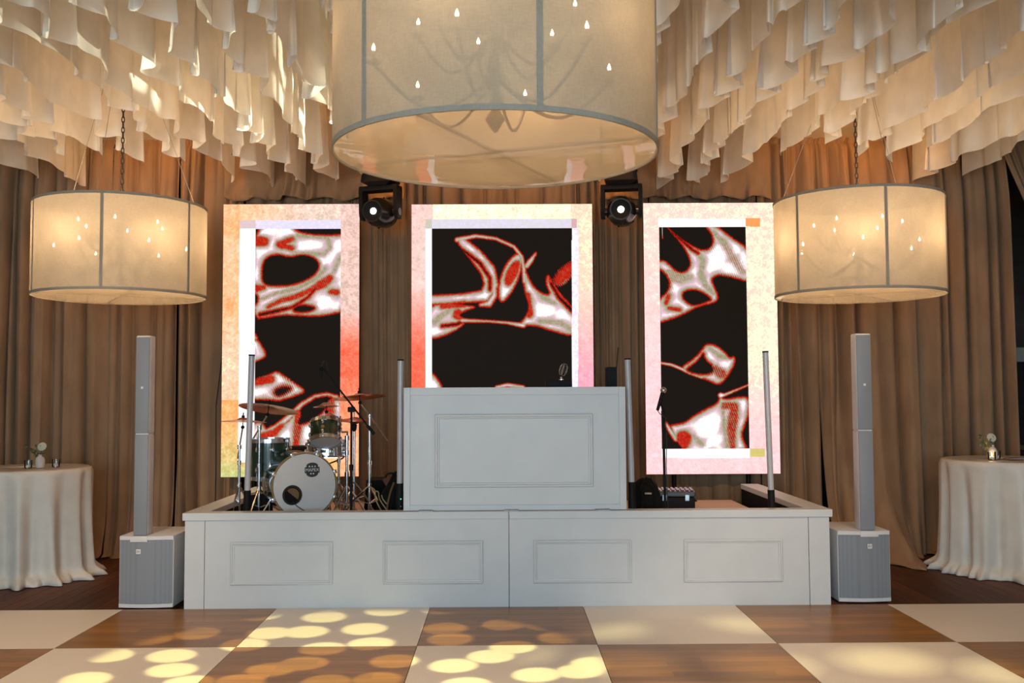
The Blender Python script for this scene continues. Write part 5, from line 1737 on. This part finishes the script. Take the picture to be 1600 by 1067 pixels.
def votive(x, y, z, lit, label):
    t = thing('votive_candle', label, 'candle', (x, y, z), 'glass votive candles on the side tables')
    MB().lathe([(0.001, 0.0), (0.030, 0.0), (0.034, 0.004), (0.036, 0.075), (0.0335, 0.075), (0.032, 0.010), (0.001, 0.010)], Matrix.Translation((x, y, z)), 24).obj('glass', 'glass', t)
    MB().lathe([(0.001, 0.0105), (0.030, 0.0105), (0.031, 0.030), (0.001, 0.028)], Matrix.Translation((x, y, z)), 20).obj('wax', 'wax', t)
    MB().cyl((x, y, z + 0.028), (x, y, z + 0.036), 0.0012, n=5).obj('wick', 'black', t)
    if lit:
        MB().lathe([(0.001, 0.034), (0.006, 0.042), (0.0055, 0.05), (0.001, 0.066)], Matrix.Translation((x, y, z)), 10).obj('flame', 'flame', t)
        lo = add_light('candle_light', 'POINT', (x, y, z + 0.052), None, 0.8, (1.0, 0.6, 0.25), radius=0.008)
        adopt(lo, t)


ZL, ZR = 1.042, 1.072
bud_vase(-4.353, 9.45, ZL, 0.125, 0.043, 'small beige ceramic bud vase on the left table')
flower(-4.353, 9.45, ZL, -4.328, 9.43, ZL + 0.198, 0.043, 'white dahlia bloom in the left table vase')
sprig(-4.36, 9.45, ZL, [(-4.46, ZL + 0.21), (-4.43, ZL + 0.16), (-4.40, ZL + 0.19), (-4.32, ZL + 0.14)], 'leaf', 'dark green leafy sprigs in the left table vase', 1)
votive(-4.43, 9.38, ZL, False, 'clear glass votive candle left of the left table vase')
votive(-4.235, 9.52, ZL, False, 'clear glass votive candle right of the left table vase')
bud_vase(4.645, 9.45, ZR, 0.135, 0.045, 'small beige ceramic bud vase on the right table')
flower(4.645, 9.45, ZR, 4.632, 9.43, ZR + 0.205, 0.045, 'white ranunculus bloom with yellow centre in the right table vase')
sprig(4.64, 9.45, ZR, [(4.53, ZR + 0.235), (4.52, ZR + 0.14), (4.55, ZR + 0.18), (4.60, ZR + 0.17)], 'leaf', 'green and yellow leafy sprigs in the right table vase', 2)
votive(4.595, 9.36, ZR, True, 'lit glowing votive candle in front of the right table vase')
votive(4.72, 9.52, ZR, False, 'unlit glass votive right of the right table vase')
bk = thing('menu_booklet', 'small dark red booklet lying on the right table', 'booklet', (4.84, 9.45, ZR))
MB().box(4.77, 4.91, 9.38, 9.50, ZR, ZR + 0.004).obj('back_cover', 'booklet', bk, smooth=False)
MB().box(4.775, 4.905, 9.385, 9.495, ZR + 0.004, ZR + 0.009).obj('pages', 'letter_white', bk, smooth=False)
MB().box(4.77, 4.91, 9.38, 9.50, ZR + 0.009, ZR + 0.012).obj('front_cover', 'booklet', bk, smooth=False)
